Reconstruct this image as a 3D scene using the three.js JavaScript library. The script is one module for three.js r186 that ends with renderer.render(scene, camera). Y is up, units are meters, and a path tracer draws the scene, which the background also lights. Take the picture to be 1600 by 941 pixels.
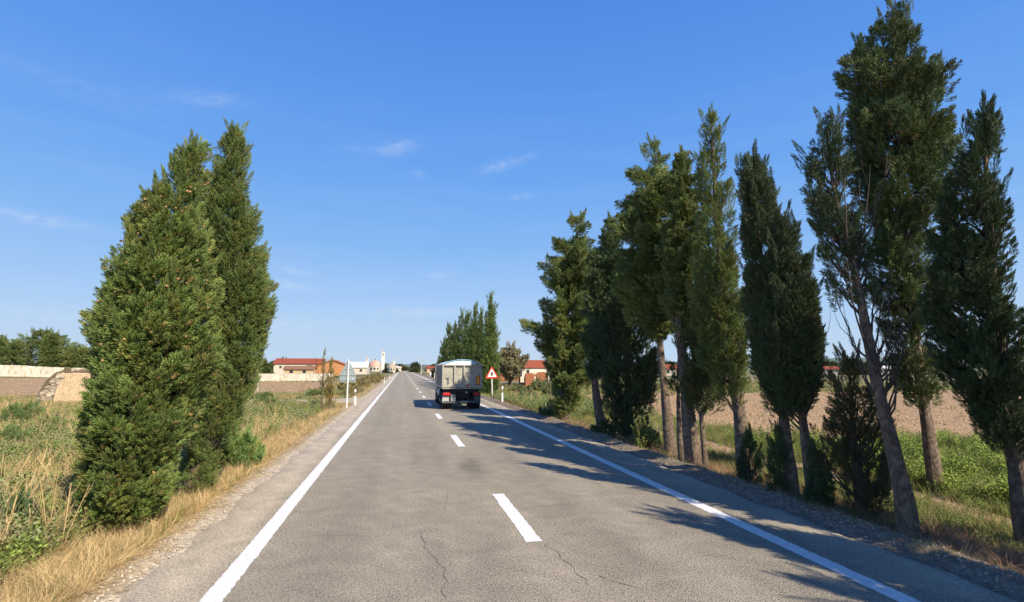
import * as THREE from 'three';
import { mergeGeometries, mergeVertices, toCreasedNormals } from 'three/addons/utils/BufferGeometryUtils.js';
import { RoundedBoxGeometry } from 'three/addons/geometries/RoundedBoxGeometry.js';
import { createNoise2D, createNoise3D } from 'simplex-noise';

// ---------- camera, exposure, sky, sun (y up, metres; the road runs towards -z) ----------
const EXPOSURE = 1.5; // the photograph is exposed brightly
const scene = new THREE.Scene();
const renderer = new THREE.WebGLRenderer({ antialias: true });
renderer.toneMapping = THREE.LinearToneMapping;
renderer.toneMappingExposure = EXPOSURE;
renderer.shadowMap.enabled = true;
const camera = new THREE.PerspectiveCamera(60.92, 1024 / 602, 0.1, 9000);
camera.position.set(0, 2.5, 0);
camera.rotation.order = 'YXZ';
camera.rotation.set(THREE.MathUtils.degToRad(7.477), THREE.MathUtils.degToRad(-12.03), 0);

function rng(seed) { let a = seed >>> 0; return () => { a = (a + 0x6d2b79f5) | 0; let t = Math.imul(a ^ (a >>> 15), 1 | a); t = (t + Math.imul(t ^ (t >>> 7), 61 | t)) ^ t; return ((t ^ (t >>> 14)) >>> 0) / 4294967296; }; }
const n2 = createNoise2D(rng(11)), n3 = createNoise3D(rng(12));
const fbm2 = (x, y, o = 4) => { let s = 0, a = 0.5, f = 1; for (let i = 0; i < o; i++) { s += a * n2(x * f, y * f); a *= 0.5; f *= 2.03; } return s; };
const clamp = (x, a = 0, b = 1) => Math.min(b, Math.max(a, x));
const smooth = (a, b, x) => { const t = clamp((x - a) / (b - a)); return t * t * (3 - 2 * t); };
const lerp = (a, b, t) => a + (b - a) * t;
const toLin = (c) => { c /= 255; return c <= 0.04045 ? c / 12.92 : Math.pow((c + 0.055) / 1.055, 2.4); };

{ // clear late-summer sky: pale at the horizon, deep blue above, a few thin wisps of cirrus
  const W = 2048, H = 1024, data = new Float32Array(W * H * 4);
  const stops = [[-90, 150, 150, 140], [-3, 170, 178, 180], [0, 196, 217, 239], [3, 188, 214, 242], [7, 168, 205, 246], [13, 137, 186, 244], [21, 110, 167, 240], [30, 92, 151, 234], [40, 78, 137, 226], [60, 62, 117, 208], [90, 54, 104, 194]]
    .map(([e, r, g, b]) => [e, toLin(r) / EXPOSURE, toLin(g) / EXPOSURE, toLin(b) / EXPOSURE]);
  const wisps = []; // [azimuth right of the road, elevation, half length, half height, strength, tilt] in degrees
  for (const w of [[-1.0, 23.6, 2.6, 0.7, 0.24, 0.25], [-4, 23.2, 5, 0.4, 0.07, 0.1], [10.5, 22.2, 2.8, 0.55, 0.22, 0.25], [14, 23.2, 2, 0.4, 0.1, 0.3], [1.2, 21.1, 0.9, 0.35, 0.16, -0.1], [-20, 25.2, 4, 0.7, 0.14, 0.15], [-31, 23.5, 12, 0.8, 0.04, -0.06], [-32, 12.2, 5, 0.5, 0.22, -0.05], [-44, 11.2, 9, 0.9, 0.26, -0.03], [-12, 8.5, 3, 0.4, 0.22, -0.08],
    [-11, 9.9, 2, 0.35, 0.2, -0.1], [4, 10.3, 1.9, 0.35, 0.2, 0.05], [2, 6.1, 7, 0.5, 0.2, 0.02], [13, 19, 2, 0.3, 0.14, 0.1], [-20, 4.5, 24, 1.0, 0.16, 0.01], [70, 20, 9, 1.0, 0.2, 0.1], [120, 14, 12, 1.0, 0.24, 0.02], [-90, 17, 12, 1.2, 0.22, 0.05], [-140, 26, 10, 1.4, 0.2, 0.1]]) wisps.push(w);
  for (let j = 0; j < H; j++) {
    const el = ((j + 0.5) / H - 0.5) * 180;
    let k = 0; while (k < stops.length - 2 && el > stops[k + 1][0]) k++;
    const a = stops[k], b = stops[k + 1], t = clamp((el - a[0]) / (b[0] - a[0]));
    for (let i = 0; i < W; i++) {
      const az = ((i + 0.5) / W - 0.5) * 360 + 90; // degrees, 0 = down the road, positive to the right
      const azw = ((az + 540) % 360) - 180;
      let c = 0;
      if (el > 0 && el < 45) for (const w of wisps) {
        const dx = (azw - w[0]) / w[2]; if (Math.abs(dx) > 1.6) continue;
        const dy = (el - w[1] - w[5] * (azw - w[0])) / w[3]; if (Math.abs(dy) > 2.6) continue;
        const f = 0.5 + 0.9 * fbm2(azw * 0.55 + w[0], el * 2.2 - azw * 0.35, 5);
        c += w[4] * Math.exp(-dx * dx * 1.8 - dy * dy * 1.2) * clamp(f) * 1.5;
      }
      if (el > 0) c += 0.05 * clamp(fbm2(azw * 0.04, el * 0.35, 4) + 0.1) * smooth(0, 4, el) * smooth(38, 14, el);
      c = clamp(c, 0, 0.8);
      const o = (j * W + i) * 4;
      for (let q = 0; q < 3; q++) data[o + q] = lerp(lerp(a[q + 1], b[q + 1], t), [0.82, 0.88, 0.97][q] / EXPOSURE, c);
      data[o + 3] = 1;
    }
  }
  const tex = new THREE.DataTexture(data, W, H, THREE.RGBAFormat, THREE.FloatType);
  tex.mapping = THREE.EquirectangularReflectionMapping; tex.magFilter = THREE.LinearFilter; tex.needsUpdate = true;
  scene.background = tex; scene.environment = tex;
}
const SUN_EL = 42 * Math.PI / 180;
const sun = new THREE.DirectionalLight(new THREE.Color(1.0, 0.89, 0.72), 5.0);
sun.position.set(0.5 * Math.cos(SUN_EL) * 100, Math.sin(SUN_EL) * 100, 0.866 * Math.cos(SUN_EL) * 100 - 30);
sun.target.position.set(0, 0, -30);
sun.castShadow = true;
sun.shadow.mapSize.set(4096, 4096);
Object.assign(sun.shadow.camera, { left: -60, right: 60, top: 60, bottom: -60, near: 1, far: 260 });
scene.add(sun, sun.target);

// ---------- helpers ----------
const used = new Map();
function numbered(name) { const k = used.get(name) ?? 0; used.set(name, k + 1); return k ? name + '_' + String(k).padStart(3, '0') : name; }
function tag(o, label, category, group, kind) { if (label) o.userData.label = label; if (category) o.userData.category = category; if (group) o.userData.group = group; if (kind) o.userData.kind = kind; return o; }
function thing(name, label, category, pos = [0, 0, 0], turn = 0, group) { const o = new THREE.Group(); o.name = numbered(name); o.position.set(...pos); o.rotation.y = turn; scene.add(o); return tag(o, label, category, group); }
function mesh(name, geo, mat, parent = scene) { const m = new THREE.Mesh(geo, mat); m.name = parent === scene ? numbered(name) : name; m.castShadow = m.receiveShadow = true; parent.add(m); return m; }
function struct(name, geo, mat, label, category) { return tag(mesh(name, geo, mat), label, category, null, 'structure'); }
const lin = (r, g, b) => new THREE.Color().setRGB(r, g, b);
const mat = (r, g, b, rough = 0.8, more = {}) => new THREE.MeshStandardMaterial({ color: lin(r, g, b), roughness: rough, ...more });
const box = (w, h, d, x = 0, y = 0, z = 0) => new THREE.BoxGeometry(w, h, d).translate(x, y, z);
const rbox = (w, h, d, x = 0, y = 0, z = 0, r = 0.015) => new RoundedBoxGeometry(w, h, d, 2, r).translate(x, y, z);
const cyl = (r0, r1, h, x = 0, y = 0, z = 0, n = 12) => new THREE.CylinderGeometry(r1, r0, h, n).translate(x, y + h / 2, z);
const merge = (...g) => { const l = g.flat().map((x) => { const y = x.index ? x.toNonIndexed() : x; for (const k of Object.keys(y.attributes)) if (!['position', 'normal', 'uv'].includes(k)) y.deleteAttribute(k); return y; }); return mergeGeometries(l); };
function geom(pos, idx, uv, col) { const g = new THREE.BufferGeometry(); g.setAttribute('position', new THREE.Float32BufferAttribute(pos, 3)); if (uv) g.setAttribute('uv', new THREE.Float32BufferAttribute(uv, 2)); if (col) g.setAttribute('color', new THREE.Float32BufferAttribute(col, 3)); if (idx) g.setIndex(idx); g.computeVertexNormals(); return g; }

// a repeating noise texture: make(u, v) -> [r, g, b] in 0..1 (sRGB when colour)
function tex(size, make, colour = true, repeat = 1) {
  const d = new Uint8Array(size * size * 4);
  for (let j = 0; j < size; j++) for (let i = 0; i < size; i++) { const c = make(i / size, j / size, i, j), o = (j * size + i) * 4; d[o] = clamp(c[0]) * 255; d[o + 1] = clamp(c[1]) * 255; d[o + 2] = clamp(c[2]) * 255; d[o + 3] = 255; }
  const t = new THREE.DataTexture(d, size, size); t.wrapS = t.wrapT = THREE.RepeatWrapping; t.magFilter = THREE.LinearFilter; t.minFilter = THREE.LinearMipmapLinearFilter; t.generateMipmaps = true;
  if (colour) t.colorSpace = THREE.SRGBColorSpace; t.repeat.set(repeat, repeat); t.needsUpdate = true; return t;
}
// noise that tiles over u, v in 0..1
function tileNoise(u, v, f) { const a = u * Math.PI * 2, b = v * Math.PI * 2, r = f / (Math.PI * 2); return n3(Math.cos(a) * r + Math.sin(b) * r * 0.71 + 5, Math.sin(a) * r + Math.cos(b) * r * 0.71, Math.cos(b) * r * 0.7 - Math.sin(b) * r * 0.7 + 3); }

// ---------- ground ----------
const hill = (x, z) => clamp((-x - 29) * 0.027, 0, 1.5) * smooth(55, 108, -z);
function groundY(x, z) {
  let y = -0.09;
  if (x < -3.0) { const t = -3.0 - x; y = -0.035 - 0.14 * smooth(0, 2.6, t) + 0.07 * n2(x * 0.35, z * 0.35) * smooth(0.2, 1.8, t) + 0.05 * n2(x * 0.08, z * 0.08) * smooth(0.5, 6, t) + hill(x, z); }
  else if (x > 6.75) { const t = x - 6.75; y = -0.05 + (0.15 + 0.05 * n2(z * 0.8, 3)) * Math.exp(-(((x - 7.2) / 0.24) ** 2)) - 0.26 * smooth(0.6, 2.4, t) + 0.07 * n2(x * 0.3, z * 0.3 + 40) * smooth(0.6, 2, t); }
  return y;
}
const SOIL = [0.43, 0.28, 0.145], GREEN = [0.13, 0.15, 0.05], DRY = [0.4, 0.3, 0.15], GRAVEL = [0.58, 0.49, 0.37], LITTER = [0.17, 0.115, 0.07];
const mixc = (a, b, t) => [lerp(a[0], b[0], t), lerp(a[1], b[1], t), lerp(a[2], b[2], t)];
const ploughedLeft = (x, z) => smooth(57, 60, -z + 3 * n2(x * 0.1, 1)) * smooth(106, 103, -z) * smooth(-9, -12, x - 0.02 * (z + 60) + n2(z * 0.1, 9));
const ploughedRight = (x, z) => smooth(14.5, 16, x + n2(z * 0.2, 4) - Math.max(0, (-z - 26)) * 0.0) * smooth(17.5, 19.5, -z + 0.12 * (x - 16) + n2(x * 0.15, 7)) * smooth(54, 50, -z + n2(x * 0.08, 2) * 1.5);
const trackRight = (x, z) => smooth(0.75, 0.4, Math.abs(x - 11.0 + 0.25 * n2(z * 0.15, 6))) * smooth(30, 22, -z);
function zone(x, z) {
  const p = fbm2(x * 0.22, z * 0.22, 4), q = fbm2(x * 0.05 + 9, z * 0.05, 3);
  let c = mixc(GREEN, DRY, smooth(-0.25, 0.45, p + q * 0.7));
  if (x < -2.4) { c = mixc(DRY, c, smooth(-3.4, -5.2, x)); c = mixc(GRAVEL, c, smooth(-3.0, -3.5, x + 0.15 * n2(z * 0.9, 2))); }
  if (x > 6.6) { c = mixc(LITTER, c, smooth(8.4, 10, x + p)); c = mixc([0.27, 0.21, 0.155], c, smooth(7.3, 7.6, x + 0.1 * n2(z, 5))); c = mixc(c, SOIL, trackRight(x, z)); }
  const s = Math.max(ploughedLeft(x, z), ploughedRight(x, z));
  if (s > 0) { const k = 1 + 0.18 * fbm2(x * 0.5, z * 0.9, 3); c = mixc(c, [SOIL[0] * k, SOIL[1] * k, SOIL[2] * k], s); }
  return c;
}
const axis = (a, b, fine0, fine1, step, grow) => { const l = [fine0]; let s = step; for (let x = fine0; x < fine1;) { x += step; l.push(x); } for (let x = l[l.length - 1]; x < b;) { s *= grow; x += s; l.push(x); } s = step; const f = []; for (let x = fine0; x > a;) { s *= grow; x -= s; f.push(x); } return [...f.reverse(), ...l]; };
const grainTex = tex(512, (u, v) => { const g = 0.86 + 0.13 * tileNoise(u, v, 14) + 0.1 * tileNoise(u + 0.3, v, 46) + 0.07 * n2(u * 400, v * 400); return [g, g, g]; });
const grainBump = tex(512, (u, v) => { const g = 0.5 + 0.3 * tileNoise(u, v, 24) + 0.2 * tileNoise(u, v + 0.4, 70); return [g, g, g]; }, false);
{
  const xs = axis(-3200, 3200, -8, 12, 0.18, 1.06), zs = axis(-3200, 220, -26, 0, 0.22, 1.06), pos = [], col = [], uv = [], idx = [];
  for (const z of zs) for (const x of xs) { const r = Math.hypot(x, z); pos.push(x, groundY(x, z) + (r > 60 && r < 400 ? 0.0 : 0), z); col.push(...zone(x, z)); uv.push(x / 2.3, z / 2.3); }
  const n = xs.length;
  for (let j = 0; j < zs.length - 1; j++) for (let i = 0; i < n - 1; i++) { const a = j * n + i; idx.push(a, a + n, a + 1, a + 1, a + n, a + n + 1); }
  const m = new THREE.MeshStandardMaterial({ vertexColors: true, roughness: 0.95, map: grainTex, bumpMap: grainBump, bumpScale: 0.025 });
  struct('ground', geom(pos, idx, uv, col), m, 'flat farmland of dry grass and bare brown soil around the road', 'ground');
}

// ---------- road ----------
const roadL = (z) => -3.0 + 0.09 * n2(z * 0.7, 1) + 0.05 * n2(z * 2.7, 2), roadR = (z) => 6.72 + 0.08 * n2(z * 0.6, 31) + 0.05 * n2(z * 2.9, 32);
const asphaltTex = tex(1024, (u, v) => {
  const s = n2(u * 80 + 7, v * 80), t = n2(u * 210, v * 210 + 30), m = n2(u * 34, v * 34 + 9), big = tileNoise(u, v, 5);
  let g = 0.78 + 0.12 * s + 0.1 * t + 0.06 * m + 0.04 * big; if (t > 0.7) g += 0.14; if (s < -0.65) g -= 0.14;
  return [g * 1.0, g * 0.985, g * 0.965];
});
const asphaltBump = tex(1024, (u, v) => { const g = 0.5 + 0.3 * n2(u * 80 + 7, v * 80) + 0.2 * n2(u * 210, v * 210 + 30); return [g, g, g]; }, false);
{
  const pos = [], col = [], uv = [], idx = [], N = 54;
  const zs = []; for (let z = 26; z > -30; z -= 0.2) zs.push(z); for (let z = -30, s = 0.2; z > -900;) { zs.push(z); s *= 1.045; z -= s; }
  for (const z of zs) {
    const l = roadL(z), r = roadR(z);
    for (let i = 0; i <= N; i++) {
      const x = i === 0 ? l : i === N ? r : lerp(l + 0.05, r - 0.05, (i - 0.5) / (N - 1) );
      const edge = i === 0 || i === N;
      // old bleached asphalt: wheel tracks polished darker, dusty pale shoulders, blotches of patching and spilt oil
      let k = 0.44 + 0.065 * fbm2(x * 0.9, z * 0.12, 4) + 0.025 * n2(x * 2.3, z * 1.1);
      const track = Math.exp(-(((x + 1.0) / 0.42) ** 2)) + Math.exp(-(((x - 0.95) / 0.42) ** 2)) + Math.exp(-(((x - 2.9) / 0.4) ** 2)) + Math.exp(-(((x - 4.6) / 0.4) ** 2));
      k *= 1 - 0.13 * track * (0.75 + 0.35 * n2(x * 0.5, z * 0.07));
      let c = [k * 1.05, k * 0.94, k * 0.735];
      const dust = smooth(-1.95, -2.35, x + 0.15 * n2(z * 0.5, 8)) * 0.95 + smooth(5.9, 6.5, x + 0.2 * n2(z * 0.5, 18)) * 0.5;
      c = mixc(c, [0.8, 0.69, 0.52], clamp(dust * (0.8 + 0.3 * n2(x * 1.5, z * 0.8))));
      c = mixc(c, [0.55, 0.48, 0.36], 0.45 * Math.exp(-(((x - 1.93) / 0.35) ** 2)));
      c = mixc(c, [0.13, 0.115, 0.095], 0.7 * clamp(Math.exp(-(((x - 1.82 - 0.12 * n2(z, 3)) / 0.26) ** 2) - (((z + 13.4) / 1.5) ** 2)) * (1 + 0.5 * n2(x * 5, z * 2.5))));
      pos.push(x, edge ? -0.07 : 0.012 * (1 - Math.abs((x - 1.9) / 5)), z); col.push(...c); uv.push(x / 2.6, z / 2.6);
    }
  }
  const n = N + 1;
  for (let j = 0; j < zs.length - 1; j++) for (let i = 0; i < N; i++) { const a = j * n + i; idx.push(a, a + 1, a + n, a + 1, a + n + 1, a + n); }
  const m = new THREE.MeshStandardMaterial({ vertexColors: true, roughness: 0.88, map: asphaltTex, bumpMap: asphaltBump, bumpScale: 0.012 });
  const road = struct('road', geom(pos, idx, uv, col), m, 'straight two lane road of old bleached asphalt', 'road');
  // hairline cracks: thin tarry strips
  const r = rng(77), cm = mat(0.1, 0.09, 0.08, 0.95);
  const crack = (x, z, dx, dz, len, w) => {
    const p = [], ix = []; let ang = Math.atan2(dz, dx); const st = 0.12, cnt = Math.round(len / st);
    for (let i = 0; i <= cnt; i++) {
      const ww = 0.7 * w * (0.35 + r() * 0.9) * Math.min(1, (cnt - i) / 3 + 0.2), nx = -Math.sin(ang), nz = Math.cos(ang), y = 0.016;
      p.push(x + nx * ww, y, z + nz * ww, x - nx * ww, y, z - nz * ww); if (i) { const a = (i - 1) * 2; ix.push(a, a + 1, a + 2, a + 1, a + 3, a + 2); }
      ang = Math.atan2(dz, dx) + (r() - 0.5) * 1.0; x += Math.cos(ang) * st; z += Math.sin(ang) * st;
    }
    mesh('crack', geom(p, ix), cm, road);
  };
  crack(0.55, -6.0, 0.05, -1, 2.6, 0.006); crack(0.7, -9.2, 0.1, -1, 2.0, 0.004); crack(2.25, -9.3, 1, -0.05, 1.4, 0.006); crack(2.2, -8.7, 1, 0.0, 0.5, 0.008); crack(2.05, -7.4, 0.05, 1, 1.6, 0.007); crack(2.4, -6.2, 0.6, 0.8, 0.6, 0.008);
  crack(-0.3, -12, 0.3, -1, 2.5, 0.004); crack(0.5, -15, -0.05, -1, 6, 0.004); crack(3.6, -8.2, 0.6, 0.3, 0.9, 0.005); crack(-1.4, -8.5, 1, 0.1, 1.2, 0.004); crack(0.9, -10.6, 1, 0.03, 0.9, 0.004);
}
// painted lines
const paintTex = tex(512, (u, v) => { const w = 0.93 + 0.05 * n2(u * 200, v * 200) + 0.05 * n2(u * 12, v * 12); const k = n2(u * 90 + 3, v * 90) > 0.8 ? 0.18 : 0; return [w - k, w - k, w - k * 1.05]; });
const paint = new THREE.MeshStandardMaterial({ color: lin(0.8, 0.79, 0.76), roughness: 0.6, map: paintTex });
function line(name, label, xc, z0, z1, w, step, rag = 0.012, bend) {
  const p = [], ix = [], uv = []; let i = 0;
  for (let z = z0, s = step; ; i++) {
    const x = xc + (bend ? bend(z) : 0), a = x - w / 2 + rag * 0.35 * n2(z * 1.3, xc) + rag * 0.8 * n2(z * 23, xc), b = x + w / 2 + rag * 0.35 * n2(z * 1.4, xc + 20) + rag * 1.2 * n2(z * 21, xc + 5);
    const y = 0.012 * (1 - Math.abs((x - 1.9) / 5)) + 0.0045;
    p.push(a, y, z, b, y, z); uv.push(a / 1.5, z / 1.5, b / 1.5, z / 1.5);
    if (i) { const q = (i - 1) * 2; ix.push(q, q + 1, q + 2, q + 1, q + 3, q + 2); }
    if (z <= z1) break; if (z < -20) s *= 1.05; z = Math.max(z1, z - s);
  }
  return struct(name, geom(p, ix, uv), paint, label, 'road marking');
}
line('edge_line', 'solid white line along the dusty gravel shoulder', -1.95, 20, -880, 0.24, 0.04);
line('edge_line', 'solid white line on the side of the tree row and truck', 5.42, 20, -880, 0.24, 0.04);
for (let k = -2; k < 60; k++) { const z = -(7.55 + 9.25 * k); const m = line('lane_dash', 'short white dash of the broken centre line', 1.94, z, z - 2.9, 0.23, 0.06, 0.014); m.userData.group = 'dashes of the broken centre line'; }

// gravel mouth of the farm entrance on the left, and the paved side road behind the truck
{
  const p = [], ix = [], col = [], N = 14;
  for (let j = 0; j <= 12; j++) for (let i = 0; i <= N; i++) { const t = i / N, x = lerp(-2.9, -14, t), zc = lerp(-43, -47, t), half = lerp(3.6, 1.6, smooth(0, 0.5, t)), z = zc + (j / 12 - 0.5) * 2 * (half + 0.2 * n2(x, 2)); p.push(x, Math.max(groundY(x, z), groundY(x, zc)) + 0.035, z); const k = 1 + 0.12 * n2(x * 2, z * 2); col.push(0.36 * k, 0.3 * k, 0.22 * k); }
  for (let j = 0; j < 12; j++) for (let i = 0; i < N; i++) { const a = j * (N + 1) + i; ix.push(a, a + 1, a + N + 1, a + 1, a + N + 2, a + N + 1); }
  struct('gravel_entrance', geom(p, ix, null, col), new THREE.MeshStandardMaterial({ vertexColors: true, roughness: 0.95 }), 'pale gravel farm entrance opening off the road', 'path');
}
{
  const sh = new THREE.Shape(); sh.moveTo(6.6, 78); sh.quadraticCurveTo(7.6, 85, 12, 86.5); sh.lineTo(30, 88); sh.lineTo(30, 94); sh.lineTo(12, 94); sh.quadraticCurveTo(7.6, 96, 6.6, 104); sh.lineTo(6.6, 78);
  const g = new THREE.ShapeGeometry(sh, 8).rotateX(-Math.PI / 2).translate(0, 0.004, 0);
  struct('side_road', g, mat(0.2, 0.18, 0.15, 0.9), 'paved side road branching off behind the truck', 'road');
}
// ---------- foliage building blocks ----------
const UP = new THREE.Vector3(0, 1, 0);
function kites(list) { // list of [base, dir, length, width, normal hint, fold]: narrow folded leaflets, 4 triangles each when folded, else 2
  const pos = [], idx = [];
  for (const [b, d, len, w, nh] of list) {
    const s = new THREE.Vector3().crossVectors(d, nh).normalize(), up = new THREE.Vector3().crossVectors(s, d).normalize(), i = pos.length / 3;
    const m = b.clone().addScaledVector(d, len * 0.42), t = b.clone().addScaledVector(d, len);
    const l = m.clone().addScaledVector(s, w).addScaledVector(up, -w * 0.5), r = m.clone().addScaledVector(s, -w).addScaledVector(up, -w * 0.5);
    for (const q of [b, l, t, r]) pos.push(q.x, q.y, q.z);
    idx.push(i, i + 1, i + 2, i, i + 2, i + 3);
  }
  const g = new THREE.BufferGeometry(); g.setAttribute('position', new THREE.Float32BufferAttribute(pos, 3)); g.setIndex(idx); const f = g.toNonIndexed(); f.computeVertexNormals(); return f;
}
// a spray of scale-leaved twigs along +y, about 1 long
function spray(seed, count, spread, len, w) {
  const r = rng(seed), l = [];
  for (let i = 0; i < count; i++) {
    const t = (i + 0.5) / count, a = i * 2.4 + r(), sp = spread * (1 - 0.55 * t) * (0.8 + 0.4 * r());
    const d = new THREE.Vector3(Math.cos(a) * sp, 1, Math.sin(a) * sp).normalize(), b = new THREE.Vector3(0, t * 0.72, 0).addScaledVector(d, 0.02);
    const nh = new THREE.Vector3(r() - 0.5, r() - 0.5, r() - 0.5).normalize(), L = len * (1 - 0.45 * t) * (0.75 + 0.5 * r());
    l.push([b, d, L, w, nh]);
    for (let k = 0; k < 2; k++) { const a2 = r() * 6.28, d2 = d.clone().add(new THREE.Vector3(Math.cos(a2), 0.3, Math.sin(a2)).multiplyScalar(0.75)).normalize(); l.push([b.clone().addScaledVector(d, L * (0.3 + 0.35 * k)), d2, L * 0.5, w * 0.85, nh]); }
  }
  return kites(l);
}
const SPRAYS = [spray(1, 13, 0.75, 0.42, 0.035), spray(2, 14, 0.95, 0.42, 0.035), spray(3, 12, 0.6, 0.46, 0.036)];
const BROAD = (() => { const r = rng(5), l = []; for (let i = 0; i < 22; i++) { const t = i / 22, a = i * 2.4, d = new THREE.Vector3(Math.cos(a), 0.5 + r() * 0.6, Math.sin(a)).normalize(); l.push([new THREE.Vector3(0, t * 0.8, 0), d, 0.3 * (1 - 0.4 * t), 0.075, new THREE.Vector3(r() - 0.5, 1, r() - 0.5)]); } return kites(l); })();
const leafMat = new THREE.MeshStandardMaterial({ color: 0xffffff, vertexColors: true, roughness: 0.7, side: THREE.DoubleSide });
const barkTex = tex(256, (u, v) => { const f = tileNoise(u * 1, v, 9), g = n2(u * 60, v * 7) * 0.5 + n2(u * 120, v * 22) * 0.3; const k = 0.62 + 0.2 * g + 0.14 * f; return [k, k * 0.93, k * 0.85]; });
const barkBump = tex(256, (u, v) => { const k = 0.5 + 0.32 * n2(u * 60, v * 7) + 0.16 * n2(u * 120, v * 22); return [k, k, k]; }, false);
const bark = new THREE.MeshStandardMaterial({ color: lin(0.5, 0.42, 0.35), roughness: 0.95, map: barkTex, bumpMap: barkBump, bumpScale: 0.025 });
const twig = mat(0.075, 0.058, 0.045, 0.95);

// tapered tube through points [x,y,z,r]; lumpy when seed is given
function limb(points, seg = 8, lump = 0, seed = 0) {
  const curve = new THREE.CatmullRomCurve3(points.map((p) => new THREE.Vector3(p[0], p[1], p[2]))), n = Math.max(2, (points.length - 1) * (lump ? 7 : 2)), pos = [], uv = [], idx = [];
  const f = curve.computeFrenetFrames(n, false); let len = 0, last = null;
  for (let i = 0; i <= n; i++) {
    const t = i / n, c = curve.getPoint(t), k = t * (points.length - 1), a = Math.min(points.length - 2, Math.floor(k)), r = lerp(points[a][3], points[a + 1][3], k - a);
    if (last) len += c.distanceTo(last); last = c;
    for (let j = 0; j <= seg; j++) { const th = (j / seg) * Math.PI * 2, rr = r * (1 + lump * n3(Math.cos(th) * 1.2 + seed, Math.sin(th) * 1.2, len * 0.9)), v = c.clone().addScaledVector(f.normals[i], Math.cos(th) * rr).addScaledVector(f.binormals[i], Math.sin(th) * rr); pos.push(v.x, v.y, v.z); uv.push(j / seg * Math.max(0.3, r * 6), len / 1.2); }
  }
  for (let i = 0; i < n; i++) for (let j = 0; j < seg; j++) { const a = i * (seg + 1) + j; idx.push(a, a + seg + 1, a + 1, a + 1, a + seg + 1, a + seg + 2); }
  return geom(pos, idx, uv);
}
// a plume: many sprays set around a rising twig of length 1, tapering to its tip; sprays vary in tone, a few are dry
function plume(seed, count, fat, size, brown, geo) {
  const r = rng(seed * 977 + 3), src = geo.attributes.position, nor = geo.attributes.normal, P = new Float32Array(src.count * 3 * count), N = new Float32Array(P.length), C = new Float32Array(P.length), v = new THREE.Vector3(), q = new THREE.Quaternion(), q2 = new THREE.Quaternion();
  for (let i = 0, o = 0; i < count; i++) {
    const s = Math.pow((i + r()) / count, 0.85), a = i * 2.4 + r(), w = fat * Math.sqrt(0.1 + 0.9 * r()) * (1 - s * s * 0.94), px = Math.cos(a) * w, pz = Math.sin(a) * w, sc = size * (0.65 + 0.6 * r());
    q.setFromUnitVectors(UP, v.set(px * 0.9 / fat + (r() - 0.5) * 0.5, 1, pz * 0.9 / fat + (r() - 0.5) * 0.5).normalize()); q.multiply(q2.setFromAxisAngle(UP, r() * 6.28));
    const k = 0.82 + 0.36 * r(), dry = r() < brown, yel = r() < 0.18 ? 1.3 : 1, c = dry ? [1.7 * k, 0.98 * k, 1.4 * k] : [k * yel, k * (yel > 1 ? 1.08 : 1), k];
    for (let j = 0; j < src.count; j++, o += 3) { v.fromBufferAttribute(src, j).multiplyScalar(sc).applyQuaternion(q); P[o] = v.x + px; P[o + 1] = v.y + s - sc * 0.5; P[o + 2] = v.z + pz; v.fromBufferAttribute(nor, j).applyQuaternion(q); N[o] = v.x; N[o + 1] = v.y; N[o + 2] = v.z; C[o] = c[0]; C[o + 1] = c[1]; C[o + 2] = c[2]; }
  }
  const g = new THREE.BufferGeometry(); g.setAttribute('position', new THREE.BufferAttribute(P, 3)); g.setAttribute('normal', new THREE.BufferAttribute(N, 3)); g.setAttribute('color', new THREE.BufferAttribute(C, 3)); return g;
}
const at = (prof, h, k) => { if (h <= prof[0][0]) return prof[0][k]; for (let i = 1; i < prof.length; i++) if (h <= prof[i][0]) { const a = prof[i - 1], b = prof[i]; return lerp(a[k], b[k], (h - a[0]) / (b[0] - a[0])); } return prof[prof.length - 1][k]; };
const Q = new THREE.Quaternion(), Q2 = new THREE.Quaternion(), M4 = new THREE.Matrix4(), SC = new THREE.Vector3();
function instanced(name, geo, material, list, parent) { // list of [x,y,z, dx,dy,dz, roll, scale, r,g,b]
  const m = new THREE.InstancedMesh(geo, material, list.length), c = new THREE.Color();
  list.forEach((e, i) => {
    Q.setFromUnitVectors(UP, SC.set(e[3], e[4], e[5]).normalize()); Q2.setFromAxisAngle(UP, e[6]); Q.multiply(Q2);
    M4.compose(new THREE.Vector3(e[0], e[1], e[2]), Q, Array.isArray(e[7]) ? SC.set(...e[7]) : SC.set(e[7], e[7], e[7])); m.setMatrixAt(i, M4); m.setColorAt(i, c.setRGB(e[8], e[9], e[10]));
  });
  m.name = parent === scene ? numbered(name) : name; m.castShadow = m.receiveShadow = true; m.userData.kind = 'stuff'; parent.add(m); return m;
}
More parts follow.
